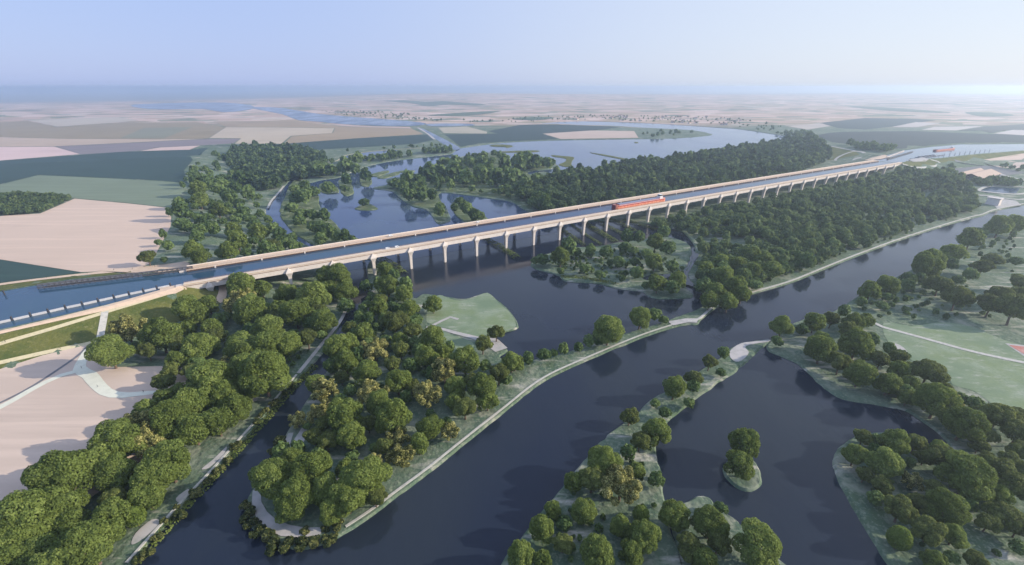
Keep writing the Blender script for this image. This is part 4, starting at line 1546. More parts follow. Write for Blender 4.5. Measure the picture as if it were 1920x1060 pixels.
add('wood', 0, 460, 3.533, [(845, 555, 240, 'b'), (725, 705, 260), (1065, 600, 250), (905, 685, 85, 's'), (1325, 685, 235), (1250, 430, 190), (1385, 400, 120), (1240, 560, 120), (1400, 550, 140),
    (1595, 375, 200, 'b'), (1600, 285, 190), (1610, 685, 210), (1550, 640, 120), (1170, 660, 150, 'd'), (980, 705, 130, 'd'), (1400, 900, 320), (1480, 595, 70, 's'), (1640, 450, 190),
    (1320, 470, 130), (1260, 830, 130, 'd'), (1490, 1010, 210), (1330, 1020, 220), (1640, 850, 150), (1640, 960, 170)])
add('wood', 0, 720, 3.0, [(1240, 60, 190), (1330, 130, 170), (1220, 215, 190), (1090, 260, 200), (960, 220, 230), (820, 310, 210, 'b'), (850, 215, 180, 'b'), (660, 330, 270), (740, 235, 150, 'b'),
    (360, 510, 320), (570, 470, 210), (650, 500, 230), (950, 450, 260), (870, 540, 220), (830, 630, 190), (760, 750, 120, 's'), (640, 760, 200), (500, 900, 320), (420, 990, 220), (150, 770, 340),
    (310, 690, 300), (100, 900, 280), (50, 1010, 260), (400, 800, 200), (220, 960, 250), (-90, 850, 280), (-60, 1000, 260), (300, 1060, 240), (1050, 130, 200)])
add('wood', 440, 460, 3.3125, [(40, 255, 150), (170, 275, 110), (105, 420, 200), (210, 530, 190), (320, 310, 160), (375, 420, 210), (270, 400, 130), (480, 310, 210), (570, 215, 150), (650, 210, 170),
    (690, 280, 160), (550, 470, 170), (470, 500, 90, 's'), (690, 380, 90, 'd'), (40, 610, 150), (60, 690, 190), (200, 620, 230), (330, 625, 170), (450, 580, 140, 'd'), (540, 565, 70, 's'), (180, 800, 320), (60, 780, 200)])
add('peninsula', 440, 460, 3.3125, [(640, 640, 190), (705, 610, 140), (690, 730, 150), (935, 150, 115), (990, 195, 80, 's'), (950, 250, 150), (1050, 305, 120), (900, 335, 60, 's'), (820, 365, 65, 's'), (795, 400, 65, 's'),
    (775, 455, 65, 's'), (895, 400, 130), (990, 480, 190, 'd'), (1085, 400, 120), (1130, 460, 100), (720, 515, 110, 'd'), (810, 545, 130), (845, 305, 55, 's'), (1110, 530, 130, 'd'), (870, 640, 180, 'b'),
    (1030, 660, 130, 'd'), (1230, 590, 170), (1190, 690, 160), (1232, 365, 125), (1625, 545, 115, 'd'), (1540, 615, 130, 'd'), (1430, 715, 210), (1355, 710, 90, 'd'), (1300, 785, 190, 'b'), (1240, 800, 100, 'b'),
    (1195, 915, 190, 'b'), (980, 740, 130, 'd'), (1010, 845, 190), (820, 790, 190), (660, 820, 110, 'd'), (560, 895, 190, 'b'), (850, 920, 190, 'b'), (1370, 890, 150), (1540, 890, 200), (1640, 800, 150, 'd'),
    (1720, 730, 130), (1820, 715, 70, 's'), (1430, 1000, 180, 'd'), (900, 985, 170), (1100, 470, 110, 'd'), (1100, 870, 120, 'd'), (770, 700, 100, 'd'), (1690, 840, 80, 'd'), (600, 760, 90, 'd')])
add('peninsula', 440, 740, 3.3125, [(690, 150, 230), (980, 140, 230), (1210, 210, 170), (1310, 165, 85, 's'), (1570, 40, 140), (530, 110, 150, 'b'), (390, 155, 115, 'b'), (450, 195, 70, 'b'), (720, 260, 190),
    (570, 290, 150, 'd'), (1030, 370, 170, 'b'), (1015, 260, 150, 'b'), (870, 330, 85, 'b'), (930, 330, 130, 'd'), (230, 520, 280), (470, 480, 280), (380, 640, 250), (570, 600, 200), (800, 520, 300), (700, 640, 250),
    (870, 630, 170, 'd'), (600, 720, 180), (340, 720, 170), (520, 365, 85, 's'), (830, 180, 130, 'd')])
add('riverbank', 0, 0, 1, [(1140, 620, 62), (1125, 636, 30), (1200, 597, 46), (1228, 593, 30), (1245, 597, 20, 's'), (1020, 664, 33, 's'), (1056, 657, 23, 's'), (1085, 651, 21, 's'), (990, 676, 24, 's'), (965, 678, 40), (1104, 642, 24), (1038, 664, 18, 's')])
add('thin island', 940, 720, 3.118, [(1010, 30, 150), (1120, 15, 100, 'd'), (1098, 105, 85, 's'), (900, 108, 70, 's'), (957, 170, 85, 's'), (755, 185, 112, 'd'), (910, 280, 185), (810, 335, 140, 'd'), (740, 415, 95, 's'),
    (792, 510, 120), (600, 460, 225), (530, 560, 190, 'd'), (700, 590, 250, 'b'), (425, 580, 130), (905, 570, 88, 's'), (480, 740, 165), (300, 735, 115), (235, 840, 170), (370, 805, 98, 's'), (360, 930, 150, 'd'),
    (115, 1005, 185), (240, 1045, 130), (560, 990, 205), (700, 840, 150), (815, 765, 110, 's'), (840, 890, 215), (760, 990, 170)])
add('thin island', 0, 0, 1, [(1330, 680, 34, 'd'), (1357, 665, 28, 's'), (1352, 697, 22, 's'), (1300, 712, 38, 'd'), (1180, 782, 38, 'd')])
add('near island', 940, 720, 3.118, [(1010, 770, 195), (1280, 720, 92, 's'), (1220, 820, 225), (1110, 950, 185, 'd'), (1270, 930, 170, 'd'), (1500, 950, 300), (1190, 1040, 170)])
add('islet', 940, 720, 3.118, [(1420, 360, 195), (1395, 470, 185)])
add('round point', 1400, 720, 3.117, [(680, 310, 120, 'd'), (760, 330, 90, 'd'), (860, 355, 170), (985, 350, 130, 'd'), (630, 420, 150), (740, 400, 90), (810, 470, 200), (690, 530, 115, 'd'), (790, 585, 150, 'd'), (755, 665, 98, 's'),
    (1040, 430, 110, 'd'), (1140, 430, 190, 'd'), (1290, 540, 290), (900, 730, 200, 'd'), (1000, 690, 150, 'd'), (1160, 720, 230), (1060, 870, 205, 'd'), (890, 910, 142, 's'), (1210, 885, 155), (1300, 710, 100, 'd'),
    (1410, 810, 140, 'd'), (1510, 770, 190, 'd'), (1590, 840, 150, 'd'), (1090, 1040, 150), (1200, 1010, 90, 'd'), (1340, 1040, 150, 'd'), (1470, 510, 200, 'd'), (1570, 600, 200, 'd'), (1600, 500, 150, 'd'), (1540, 450, 140, 'd'), (1410, 440, 110, 'd')])
add('lawn bank', 1400, 720, 3.117, [(850, 10, 120), (940, 80, 112), (1110, 110, 225), (1250, 75, 92, 's'), (1270, 230, 245), (1330, 110, 92, 'd'), (1470, 180, 225, 'd'), (1590, 200, 160, 'd'), (1580, 290, 180, 'd'), (1170, 30, 110, 'd'),
    (1400, 300, 120, 'd'), (1360, 360, 110, 'd'), (1600, 390, 150, 'd')])
add('lawn bank', 1400, 400, 3.117, [(205, 660, 142), (325, 680, 82), (395, 645, 122), (495, 620, 110, 'd'), (570, 575, 78), (620, 640, 140), (695, 625, 105), (175, 748, 75, 'd'), (435, 800, 185), (640, 770, 200), (545, 880, 140, 'd'),
    (660, 940, 180), (795, 835, 62, 's'), (890, 850, 112, 'd'), (830, 1000, 150), (960, 910, 105, 'd'), (1065, 920, 185, 'd'), (1110, 965, 92), (930, 1045, 100, 'd'), (590, 695, 130, 'd'), (440, 760, 140)])
add('open grass', 1400, 400, 3.117, [(720, 460, 122), (670, 525, 62), (790, 530, 78, 's'), (830, 420, 142), (825, 482, 80, 'd'), (940, 390, 100), (940, 415, 75, 's'), (1010, 385, 62, 's'), (1080, 280, 160), (1205, 230, 130), (1185, 300, 92),
    (1050, 320, 160), (1130, 410, 150, 'd'), (1060, 420, 65, 's'), (1240, 385, 72, 's'), (1305, 360, 100, 'd'), (1380, 310, 120, 'd'), (1440, 268, 105, 'd'), (1230, 490, 165, 'd'), (1310, 150, 130), (1362, 110, 82), (1480, 75, 140),
    (1565, 72, 115), (1575, 280, 72, 'd'), (1430, 530, 160, 'd'), (1480, 470, 150, 'd'), (1565, 560, 200, 'd'), (1605, 400, 125, 'd'), (1595, 480, 150, 'd')])
add('wood edge', 1400, 400, 3.117, [(30, 260, 115), (40, 340, 115), (150, 330, 130), (100, 290, 115), (290, 300, 66), (350, 290, 100), (205, 260, 85), (50, 410, 95), (-60, 430, 130), (-130, 380, 130), (-30, 470, 120), (-180, 460, 130),
    (-220, 520, 110), (-110, 520, 120), (420, 200, 70), (620, 180, 70), (700, 170, 75), (500, 190, 80), (-60, 300, 110), (-150, 290, 110), (-240, 330, 105), (-250, 430, 100)])
add('marsh', 700, 340, 3.491, [(1225, 500, 130), (1105, 510, 100), (1060, 525, 62, 's'), (1275, 450, 115), (1420, 465, 75, 'd'), (1525, 470, 85), (1385, 572, 96), (1610, 525, 98), (1550, 530, 62, 'd'), (1650, 600, 55, 's'), (1725, 600, 102),
    (1625, 642, 55, 's'), (1785, 690, 62, 's'), (1860, 668, 140), (1660, 370, 100), (1650, 430, 90), (1740, 380, 90), (1850, 400, 130), (1790, 480, 90), (1840, 530, 130), (1225, 590, 60, 's'), (1480, 612, 80, 'd'), (1330, 460, 80),
    (1700, 450, 80), (1710, 530, 80, 'd'), (1930, 440, 110), (1950, 560, 110), (1990, 650, 120), (1960, 700, 110), (1900, 340, 90)])
add('slope', 250, 340, 3.84, [(330, 155, 95), (465, 60, 130), (478, 135, 130), (350, 230, 120), (345, 295, 120), (455, 250, 92), (530, 250, 92), (610, 200, 130), (480, 350, 100), (460, 410, 90), (430, 500, 150), (480, 545, 130),
    (720, 350, 130), (750, 435, 150), (685, 505, 150), (630, 525, 95), (600, 60, 120), (690, 120, 120), (740, 60, 100), (830, 100, 100), (790, 210, 100), (825, 260, 100), (870, 310, 112), (900, 370, 140), (1000, 350, 100),
    (1060, 405, 100), (860, 420, 100), (990, 455, 130, 'd'), (960, 495, 120, 'd'), (1080, 455, 100), (1150, 475, 92), (1195, 475, 62), (915, 240, 60, 's'), (100, 545, 130, 'd'), (215, 388, 48, 'd'), (180, 440, 60, 's'), (262, 230, 48, 'd'),
    (250, 470, 72), (222, 565, 60, 'd'), (570, 350, 92, 'd'), (650, 30, 100), (540, 0, 110), (450, -20, 110), (780, -10, 100), (380, 330, 90, 'd'), (540, 150, 80, 'd'), (690, 210, 90), (640, 280, 80, 'd'), (760, 150, 90)])
add('strip isle', 250, 340, 3.84, [(1170, 130, 112), (1140, 190, 112), (1230, 130, 120), (1290, 65, 100), (1220, 235, 120), (1290, 250, 100), (1335, 320, 120), (1380, 260, 82), (1290, 335, 100), (1400, 375, 120), (1455, 395, 100), (1525, 405, 80),
    (1350, 420, 100), (1575, 412, 52, 's'), (1160, 50, 100), (1230, 30, 100), (1195, 290, 90), (1240, 80, 100)])
add('lake marsh', 440, 160, 4.0, [(970, 870, 90), (700, 770, 110), (820, 770, 80), (840, 720, 80), (985, 690, 85), (720, 640, 110), (830, 620, 100), (930, 570, 90), (640, 640, 90), (1270, 780, 90), (1340, 770, 90), (1380, 720, 110), (1460, 660, 100),
    (1530, 640, 110), (1640, 650, 110), (1650, 580, 100), (1740, 700, 120), (1760, 580, 90), (1850, 570, 90), (1850, 660, 110), (1310, 840, 110), (1400, 830, 120), (1480, 830, 90), (1540, 900, 100), (1540, 960, 100), (1690, 880, 100),
    (1740, 940, 120), (1800, 970, 120), (1650, 920, 70), (1200, 730, 90), (1300, 700, 100), (1560, 580, 90), (1850, 990, 60), (910, 640, 70)])
add('lake marsh', 900, 160, 3.84, [(100, 490, 50), (140, 515, 45), (340, 540, 110), (290, 570, 90), (400, 560, 80), (500, 570, 90), (445, 545, 45), (30, 530, 60), (180, 600, 100), (250, 640, 110), (330, 720, 110), (400, 690, 90), (220, 690, 90),
    (120, 680, 100), (60, 620, 90), (430, 800, 120), (470, 850, 120), (300, 780, 100), (200, 740, 80), (380, 860, 90), (480, 900, 90)])

# trees between the surveyed ones, filling the canopy where the photograph shows it closed
INFILL = [('wood', [(400, 625), (440, 590), (490, 560), (560, 545), (620, 550), (620, 590), (575, 640), (535, 685), (475, 745), (415, 800), (355, 870), (295, 930), (235, 985), (165, 1070), (0, 1070), (0, 985), (100, 915), (180, 860), (260, 800), (300, 740), (340, 690), (360, 660)], 80, 5.5, 10),
          ('peninsula', [(690, 540), (720, 520), (770, 560), (790, 590), (780, 640), (850, 660), (900, 690), (980, 700), (940, 745), (880, 800), (800, 860), (745, 890), (660, 950), (560, 960), (510, 900), (560, 800), (620, 700), (650, 640)], 60, 4, 8.5),
          ('round point', [(1620, 850), (1740, 850), (1900, 900), (1910, 1050), (1740, 1050), (1640, 950)], 7, 4, 7),
          ('lawn bank', [(1560, 640), (1650, 700), (1760, 790), (1900, 870), (1900, 820), (1760, 740), (1640, 640), (1600, 600)], 12, 4.5, 8),
          ('slope', [(360, 320), (420, 300), (470, 340), (500, 390), (530, 440), (570, 470), (470, 490), (370, 490), (340, 430)], 40, 4.5, 8),
          ('wood edge', [(1320, 500), (1420, 480), (1520, 470), (1500, 505), (1400, 545), (1330, 555)], 24, 5, 9)]


def infill():
    pos = place_all()
    g = np.random.default_rng(77)
    out = []
    for zone, px, nmax, r0, r1 in INFILL:
        lp = drape(px)
        ok = [(p[1], p[2], p[4]) for p in pos]
        lo, hi = lp.min(0), lp.max(0)
        q = g.uniform(lo, hi, (4000, 2))
        q = q[inpoly(q[:, 0], q[:, 1], lp)]
        oo = (q - B0) @ BN
        q = q[(oo < -38) | (oo > 65)]
        hz_ = H(q[:, 0], q[:, 1])
        k = 0
        for (x, y), h in zip(q, hz_):
            rad = g.uniform(r0, r1)
            if all((x - a) ** 2 + (y - b) ** 2 > (.72 * (rad + c)) ** 2 for a, b, c in ok):
                ok.append((x, y, rad))
                kd = 'rrrrddsb'[g.integers(8)]
                if kd == 's':
                    rad *= .7
                dep = y * cp + (HC - h) * sp
                out.append([zone, x, y, h, rad, kd, 2 * rad * FPX / dep])
                k += 1
                if k >= nmax:
                    break
    return out


LAB = {'wood': 'in the wood beside the narrow channel', 'peninsula': 'on the wooded peninsula', 'riverbank': 'along the thin riverside strip',
       'thin island': 'on the long thin island in the river', 'near island': 'on the small island beside the long one', 'islet': 'on the tiny round islet', 'round point': 'on the rounded point across the river',
       'lawn bank': 'around the green lawn across the river', 'open grass': 'on the rough grass across the river', 'wood edge': 'at the riverside edge of the dense wood', 'marsh': 'on the marsh isle below the bridge',
       'slope': 'on the slope between sandy field and bridge', 'strip isle': 'on the strip isle behind the bridge', 'lake marsh': 'on the lake marsh behind the bridge'}
KW = {'r': 'round green', 'd': 'dull spreading', 's': 'small ball-shaped', 'b': 'clumpy yellow-flecked'}
GRP = {k: 'trees ' + v for k, v in LAB.items()}


def place_all():
    """ground position and crown radius of each tree from its crown in the photo"""
    r = rays([(t[1], t[2]) for t in TREES])
    wp = np.array([t[3] * (1.05 if t[0] in ('wood', 'peninsula', 'slope', 'strip isle') else 1.02) for t in TREES])
    cz = np.array([CZ[t[4]] for t in TREES])
    z = np.full(len(r), 15.0)
    for _ in range(25):
        t = (z - HC) / r[:, 2]
        x, y = r[:, 0] * t, r[:, 1] * t
        rad = wp / 2 * (y * cp - (z - HC) * sp) / FPX
        h = H(x, y)
        z = z * .4 + (h + cz * rad) * .6
    return [[t[0], x[i], y[i], h[i], rad[i], t[4], t[3]] for i, t in enumerate(TREES)]


placed = place_all() + infill()
print('trees', len(placed))
placed.sort(key=lambda t: -t[6])
THINGS, REST = placed[:300], placed[300:]
groups = {}
zr = {}
for t in THINGS:
    zr.setdefault((t[0], t[5]), []).append(t[4])
for t in THINGS:
    q_ = sorted(zr[t[0], t[5]])
    n_ = len(q_)
    sz = '' if n_ < 6 else ('small', 'mid-sized', 'large')[min(2, int(3 * q_.index(t[4]) / n_))]
    groups.setdefault((t[0], t[5], sz), []).append(t)
tr = random.Random(5)
for (zone, k, sz), lst in groups.items():
    kw = (sz + ' ' if sz and k != 's' else ('bigger ' if sz == 'large' else 'middling ' if sz else '')) + KW[k] if not (k == 's' and sz == 'small') else 'tiny ball-shaped'
    lst.sort(key=lambda t: abs(np.dot(np.array([t[1], t[2]]) - B0, BN)))
    for i, (z_, x, y, h, rad, kk, wpx) in enumerate(lst):
        lod = 3 if wpx > 72 else 0 if wpx > 44 else (1 if wpx > 22 else 2)
        vv = tr.randrange(7 if k in 'rd' else 3)
        root = empty('tree', (x, y, h - .1), tr.uniform(0, 6.283))
        s_ = rad * 1.0
        root.scale = (s_ * tr.uniform(.94, 1.06), s_ * tr.uniform(.94, 1.06), s_ * tr.uniform(.92, 1.12))
        link('trunk', TRUNKS[k, vv % 3], root)
        link('crown', CROWNS[k, lod, vv], root)
        if len(lst) == 1:
            lb = '%s tree %s' % (kw, LAB[zone])
        else:
            lb = '%s %s tree from the bridge %s' % (ordw[i], kw, LAB[zone])
        tag(root, lb, 'tree', GRP[zone])

# ------------------------------------------------------------------ shrubs along the water
SH = {}
for vv in range(4):
    V, t = leaf_cloud(crown_lumps('shrub', 40 + vv), 1100, .11, vv)
    g_ = np.random.default_rng(vv)
    t = np.where(g_.random(len(t)) < (.25 if vv % 2 else .08), t + .4, t)
    V[:, 2] += .35
    SH[vv] = cloud_mesh('shrub', V, t, M['shrub'])
sp_ = fr(440, 740, 3.3125, [(85, 745, 120), (105, 805, 105), (150, 850, 105), (195, 885, 105), (240, 935, 140), (330, 935, 130), (420, 925, 110), (490, 925, 100), (570, 905, 100), (640, 815, 100), (612, 890, 75), (440, 855, 75), (560, 835, 65), (290, 290, 110), (400, 340, 90), (75, 690, 80), (240, 350, 80)])
sp_ += fr(0, 720, 3.0, [(1015, 735, 95), (920, 770, 50), (1000, 690, 45), (880, 860, 70), (830, 950, 90), (770, 995, 60), (1110, 605, 80), (1170, 540, 70), (1230, 480, 70), (1320, 350, 70), (1290, 420, 60), (1440, 210, 60), (1470, 170, 50), (1540, 110, 60), (1500, 140, 50), (1600, 50, 60), (1640, 10, 60)])
shr = []
for px, py, wpx in sp_:
    r = rays([(px, py)])[0]
    z = 3.0
    for _ in range(12):
        t = (z - HC) / r[2]
        x, y = r[0] * t, r[1] * t
        rad = wpx / 2 * (y * cp - (z - HC) * sp) / FPX
        z = 1.0 + .35 * rad
    shr.append((x, y, rad, px))
tipc = sorted([s for s in shr if s[3] > 440 and s[2] > 0 and s[1] < 330 and s[0] > -165], key=lambda s: s[0])
nA = nB = 0
for i, (x, y, rad, px) in enumerate(shr):
    o = link('shrub', SH[i % 4], None, (x, y, .9))
    o.rotation_euler = (0, 0, i * 1.7)
    o.scale = (rad, rad, rad * .95)
    if i < 17:
        lb = '%s dark flowering shrub counted around the tip of the wooded peninsula' % ordw[nA]
        nA += 1
        tag(o, lb, 'shrub', 'dark shrubs around the peninsula tip')
    else:
        lb = '%s low olive shrub counted along the bank of the narrow channel' % ordw[nB]
        nB += 1
        tag(o, lb, 'shrub', 'olive shrubs along the narrow channel')


def hedge(name, label, px, width, height, m, n_per_m2=1.6, size=.55, kind=None, group=None, zfix=None, jit=.5, cat='hedge'):
    """a leafy bank along a line"""
    w2 = drape(px) if zfix is None else at_z(px, zfix)
    c = smooth_loop(w2, False, 6)
    seg = np.linalg.norm(np.diff(c, axis=0), axis=1)
    Lc = np.concatenate([[0], np.cumsum(seg)])
    n = int(Lc[-1] * width * n_per_m2)
    g = np.random.default_rng(int(abs(c[0][0]) * 10) % 9999)
    s = g.random(n) * Lc[-1]
    bx, by = np.interp(s, Lc, c[:, 0]), np.interp(s, Lc, c[:, 1])
    tx, ty = np.interp(s + 1, Lc, c[:, 0]) - np.interp(s - 1, Lc, c[:, 0]), np.interp(s + 1, Lc, c[:, 1]) - np.interp(s - 1, Lc, c[:, 1])
    q = np.hypot(tx, ty) + 1e-9
    u = g.uniform(-1, 1, n)
    lump = .72 + .28 * np.sin(s * .55 + 3 * np.sin(s * .13)) * np.sin(s * .31 + 1)
    hh = height * lump * np.sqrt(np.clip(1 - u**2, 0, 1)) * (1 - .25 * g.random(n) ** 2)
    x = bx - ty / q * u * width / 2 * (.8 + .2 * lump)
    y = by + tx / q * u * width / 2 * (.8 + .2 * lump)
    base = H(x, y) if zfix is None else np.full(n, zfix)
    P = np.stack([x, y, base + hh - .2], 1)
    N = np.stack([-ty / q * u, tx / q * u, .4 + np.sqrt(1 - u**2)], 1) + g.normal(0, jit, (n, 3))
    N /= np.linalg.norm(N, axis=1)[:, None]
    T = np.cross(N, g.normal(0, 1, (n, 3)))
    T /= np.linalg.norm(T, axis=1)[:, None]
    Bv = np.cross(N, T)
    sz = size * (.6 + .8 * g.random(n))[:, None]
    V = np.stack([P - T * sz, P - Bv * sz * .8, P + T * sz, P + Bv * sz * .8], 1).reshape(-1, 3)
    t = np.clip(.4 + .2 * g.normal(0, 1, n), 0, .9)
    V0 = P.mean(0) * np.array([1, 1, 0])
    o = link(name, cloud_mesh(name, V - V0, t, m), None, tuple(V0))
    if kind:
        o['kind'] = kind
    else:
        tag(o, label, cat, group)
    return o


HG = 'hedged dikes running under the bridge'
for lb, px, wd, ht in (('leafy hedge dike ending in the open water under the bridge', fr(700, 340, 3.491, [(690, 365), (760, 395), (860, 450), (945, 505)]), 11, 5),
                       ('hedge dike under the bridge closest to the lone leafy one', fr(700, 340, 3.491, [(1215, 305), (1270, 345), (1330, 385), (1385, 420)]), 8, 3.5),
                       ('thinnest straight hedge dike under the bridge', fr(700, 340, 3.491, [(1290, 280), (1360, 330), (1430, 375), (1500, 420)]), 5, 2.5),
                       ('broadest hedge dike under the bridge', fr(700, 340, 3.491, [(1380, 270), (1440, 310), (1520, 355), (1590, 400)]), 11, 4),
                       ('hedge dike under the bridge next beyond the broadest one', fr(700, 340, 3.491, [(1440, 250), (1520, 290), (1640, 350)]), 8, 3.5),
                       ('second hedge dike beyond the broadest under the bridge', fr(700, 340, 3.491, [(1540, 245), (1620, 280), (1720, 330)]), 9, 3.5),
                       ('hedge dike under the bridge closest to the dense wood', fr(700, 340, 3.491, [(1640, 255), (1740, 285), (1860, 320)]), 8, 3.5),
                       ('shaggy hedge on the dike where the peninsula meets the bridge', fr(440, 460, 3.3125, [(880, 85), (950, 110), (1010, 150), (1050, 185)]), 12, 6),
                       ('grassy hedge on the spit of the marsh isle', fr(700, 340, 3.491, [(1230, 630), (1350, 635), (1480, 655), (1600, 680)]), 9, 3)):
    hedge('hedge', lb, px, wd, ht, M['hedge'], 1.7, .6, None, HG, 0.4)
hedge('bank_plants', '', [(250, 1056), (302, 1000), (352, 944), (402, 891), (446, 842), (500, 783), (552, 724), (590, 686)], 7, 1.6, M['hedge'], 1.6, .6, 'stuff', None, .3)
# plantation block by the sandy field
hp = drape([(-60, 400), (0, 405), (30, 404), (75, 400), (110, 385), (136, 373), (95, 368), (25, 365), (-60, 371)])

# ------------------------------------------------------------------ woods that read as one mass (stuff)
LOW = []
for vv in range(8):
    V, t = leaf_cloud(crown_lumps('round' if vv % 2 else 'dull', 90 + vv), 150, .34, 200 + vv, .3, .5)
    V[:, 2] = V[:, 2] * (1.15 if vv % 3 else 1.0) + 1.15
    LOW.append((V, t))


FINE = []
for vv in range(6):
    V, t = leaf_cloud(crown_lumps('round' if vv % 2 else 'dull', 190 + vv), 620, .155, 300 + vv, .3, .5)
    V[:, 2] += 1.02
    FINE.append((V, t))


def wood(name, spots, m, seed, lows=LOW):
    """spots: (x, y, ground, radius)"""
    g = np.random.default_rng(seed)
    Vs, ts = [], []
    for x, y, h, rad in spots:
        lw = FINE if rad * FPX * 2 / (y * cp + (HC - h) * sp) > 15 and y < 900 else lows
        V, t = lw[g.integers(len(lw))]
        a = g.uniform(0, 6.283)
        ca, sa_ = math.cos(a), math.sin(a)
        k = rad * np.array([g.uniform(.9, 1.1), g.uniform(.9, 1.1), g.uniform(.75, 1.32)])
        q = V * k
        Vs.append(np.stack([q[:, 0] * ca - q[:, 1] * sa_ + x, q[:, 0] * sa_ + q[:, 1] * ca + y, q[:, 2] + h], 1))
        ts.append(np.clip(t + g.normal(0, .15) + g.uniform(-.12, .34), 0, .98))
    o = link(name, cloud_mesh(name, np.vstack(Vs), np.concatenate(ts), m))
    o['kind'] = 'stuff'
    return o


def scatter(px, spacing, seed, rmin, rmax, thin=1.0, zone_w=None):
    lp = drape(px) if zone_w is None else np.asarray(zone_w)
    g = np.random.default_rng(seed)
    lo, hi = lp.min(0), lp.max(0)
    gx, gy = np.meshgrid(np.arange(lo[0], hi[0], spacing), np.arange(lo[1], hi[1], spacing * .866))
    gx[1::2] += spacing / 2
    q = np.stack([gx.ravel(), gy.ravel()], 1)
    q = q + g.normal(0, spacing * .25, q.shape)
    q = q[inpoly(q[:, 0], q[:, 1], lp)]
    if thin < 1:
        ph = np.sin(q[:, 0] * .021 + 1.3 * np.sin(q[:, 1] * .017)) + np.sin(q[:, 1] * .027 + q[:, 0] * .008)
        q = q[g.random(len(q)) < np.clip(thin + .3 * ph, .05, 1)]
    # keep out of the bridge and canal
    d = q - B0
    s_, o_ = d @ BD, d @ BN
    q = q[~((o_ > -20) & (o_ < 62) & (s_ > -95) & (s_ < 1340))]
    hz = H(q[:, 0], q[:, 1])
    return [(x, y, z, r_) for (x, y), z, r_ in zip(q, hz, g.uniform(rmin, rmax, len(q)))]


FZ1 = [(1215, 428), (1275, 412), (1400, 385), (1520, 355), (1640, 328), (1690, 320), (1770, 330), (1800, 345), (1822, 370), (1830, 395), (1780, 412), (1700, 436), (1620, 462), (1560, 486), (1500, 508), (1440, 525), (1370, 548), (1330, 560),
       (1312, 530), (1305, 500), (1318, 470), (1290, 440)]
FZ2 = [(985, 372), (1010, 345), (1050, 334), (1150, 317), (1250, 305), (1350, 290), (1440, 275), (1480, 266), (1530, 268), (1552, 285), (1556, 300), (1500, 325), (1400, 350), (1300, 368), (1200, 385), (1100, 400), (1030, 408), (995, 396)]
FZ3 = [(435, 287), (470, 281), (560, 284), (612, 300), (606, 312), (572, 338), (545, 340), (520, 355), (490, 360), (455, 345), (430, 320)]
spots1 = scatter(FZ1, 11.0, 1, 4.6, 8.8, .86)
spots2 = scatter(FZ2, 12.5, 2, 6.0, 11.0, .86)
spots3 = scatter(FZ3, 12.5, 3, 6.0, 10.5, .88)
print('forest counts', len(spots1), len(spots2), len(spots3), 'listed trees', len(placed))
wood('forest', spots1, M['forest'], 1)
wood('forest', spots2 + spots3, M['forest'], 2)
rest = [(t[1], t[2], t[3], t[4]) for t in REST]
rest += scatter([(592, 312), (640, 303), (700, 299), (800, 286), (845, 280), (846, 287), (780, 293), (700, 307), (650, 323), (600, 334), (575, 338)], 13, 4, 5, 8.5, .62)
rest += scatter([(730, 350), (760, 336), (800, 325), (830, 308), (870, 298), (920, 292), (935, 300), (910, 320), (960, 330), (985, 340), (985, 372), (958, 374), (920, 368), (875, 362), (826, 357), (800, 375), (760, 368)], 15, 5, 4.5, 8.0, .5)
rest += scatter([(960, 306), (991, 296), (1035, 308), (1030, 314), (985, 322), (965, 318)], 14, 6, 5, 8, .5)
rest += scatter([(360, 310), (420, 290), (435, 320), (455, 348), (490, 362), (500, 385), (495, 410), (530, 440), (560, 460), (540, 480), (440, 490), (360, 495), (330, 440), (335, 380)], 26, 7, 4.5, 8, .35)
rest += scatter([(1580, 271), (1640, 275), (1680, 281), (1660, 286), (1610, 281)], 13, 8, 5, 8, .8)
rest += scatter([(1822, 344), (1870, 339), (1908, 343), (1912, 350), (1850, 351)], 10, 9, 4, 6, .6)
rest += scatter([(1775, 313), (1788, 312), (1792, 317), (1780, 319)], 9, 10, 3, 5, .8)
rest += scatter([(1868, 312), (1920, 320), (1920, 326), (1870, 316)], 14, 11, 4, 7, .4)
rest += scatter([(640, 286), (720, 279), (800, 270), (850, 276), (790, 277), (700, 282)], 24, 12, 3, 6, .4)
rest += scatter([(1200, 248), (1320, 251), (1240, 258), (1198, 258)], 45, 13, 5, 9, .4)
rest += scatter([(1440, 250), (1520, 252), (1530, 264), (1490, 266), (1478, 258)], 26, 14, 5, 9, .6)
rest += scatter([(1060, 217), (1200, 218), (1400, 224), (1480, 240), (1440, 248), (1360, 237), (1220, 229), (1090, 225.5), (1000, 229), (900, 232), (900, 228)], 34, 15, 3, 5.5, .14)
rest += scatter([(590, 207), (700, 210), (760, 214), (830, 226), (900, 228), (890, 231), (760, 226), (640, 217)], 36, 16, 3, 6, .3)
# hedgerow woods up on the far hills
#rest += scatter([(715, 189.5), (780, 190), (830, 192), (910, 196), (890, 199), (810, 199), (760, 194)], 45, 17, 7, 13, .8)
#rest += scatter([(1640, 194.5), (1700, 193.5), (1800, 195), (1800, 196), (1700, 195.5)], 60, 18, 8, 14, .8)
wood('woodland', rest, M['marsh'], 3)
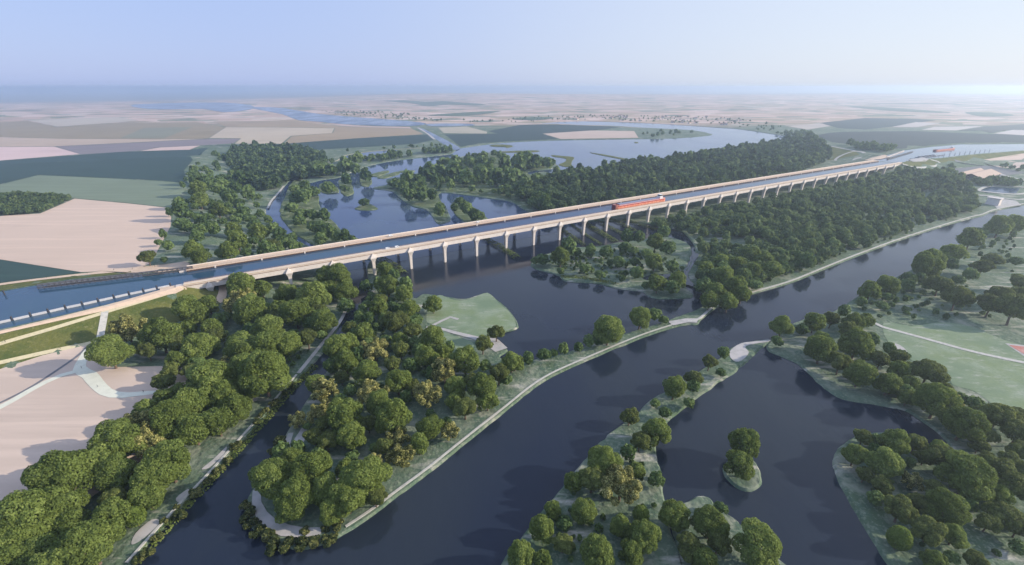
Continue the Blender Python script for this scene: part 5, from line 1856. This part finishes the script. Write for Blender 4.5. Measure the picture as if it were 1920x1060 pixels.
# clipped dark plantation beside the sandy field
pl = [(x, y, h, r_) for x, y, h, r_ in scatter(None, 5.0, 19, 2.3, 3.2, 1.0, hp)]
wood('plantation', pl, M['forest'], 4)
# understorey and reeds below the trees
us = scatter([(330, 470), (350, 380), (400, 300), (460, 350), (500, 400), (560, 465), (500, 490), (400, 500)], 16, 20, 1.2, 2.4, .5)
us += scatter([(1560, 600), (1700, 520), (1900, 440), (1900, 600), (1750, 600), (1620, 640), (1480, 660)], 10, 21, 1.4, 3.0, .3)
us += scatter([(1600, 850), (1700, 830), (1900, 900), (1900, 1050), (1720, 1050), (1620, 920)], 7, 22, .9, 2.1, .5)
us += scatter([(640, 660), (760, 560), (800, 620), (900, 700), (980, 690), (860, 800), (740, 900), (600, 940), (540, 860)], 8, 23, .9, 2.0, .4)
us += scatter([(480, 620), (600, 540), (640, 560), (600, 640), (520, 720), (440, 800), (400, 760)], 9, 24, .9, 2.0, .35)
us += scatter([(1010, 1000), (1120, 860), (1220, 800), (1230, 900), (1240, 1040), (1050, 1060)], 6.5, 25, .9, 2.0, .5)
us += scatter([(1320, 555), (1400, 545), (1560, 490), (1700, 440), (1820, 402), (1820, 398), (1600, 470), (1450, 515)], 8, 26, 1.0, 2.4, .5)
us += scatter([(1010, 490), (1100, 475), (1250, 460), (1280, 490), (1280, 540), (1180, 530), (1080, 515)], 7, 27, 1.0, 2.4, .5)
wood('undergrowth', us, M['marsh'], 5)

# ------------------------------------------------------------------ haze: closed box round camera and scene
hv_ = MB()
hv_.box(-29000, 29000, -1500, 29000, -3.0, 205.0)
hz = hv_.build('haze', None)
hz.data.materials.clear()
hm = bpy.data.materials.new('haze_air')
hm.use_nodes = True
hn = hm.node_tree.nodes
hn.remove(hn['Principled BSDF'])
pv = hn.new('ShaderNodeVolumePrincipled')
pv.inputs['Color'].default_value = (0.70, 0.83, 1.0, 1)
pv.inputs['Density'].default_value = HAZE_DENSITY
pv.inputs['Anisotropy'].default_value = 0.58
hm.node_tree.links.new(pv.outputs[0], hn['Material Output'].inputs['Volume'])
hz.data.materials.append(hm)
hz['kind'] = 'stuff'
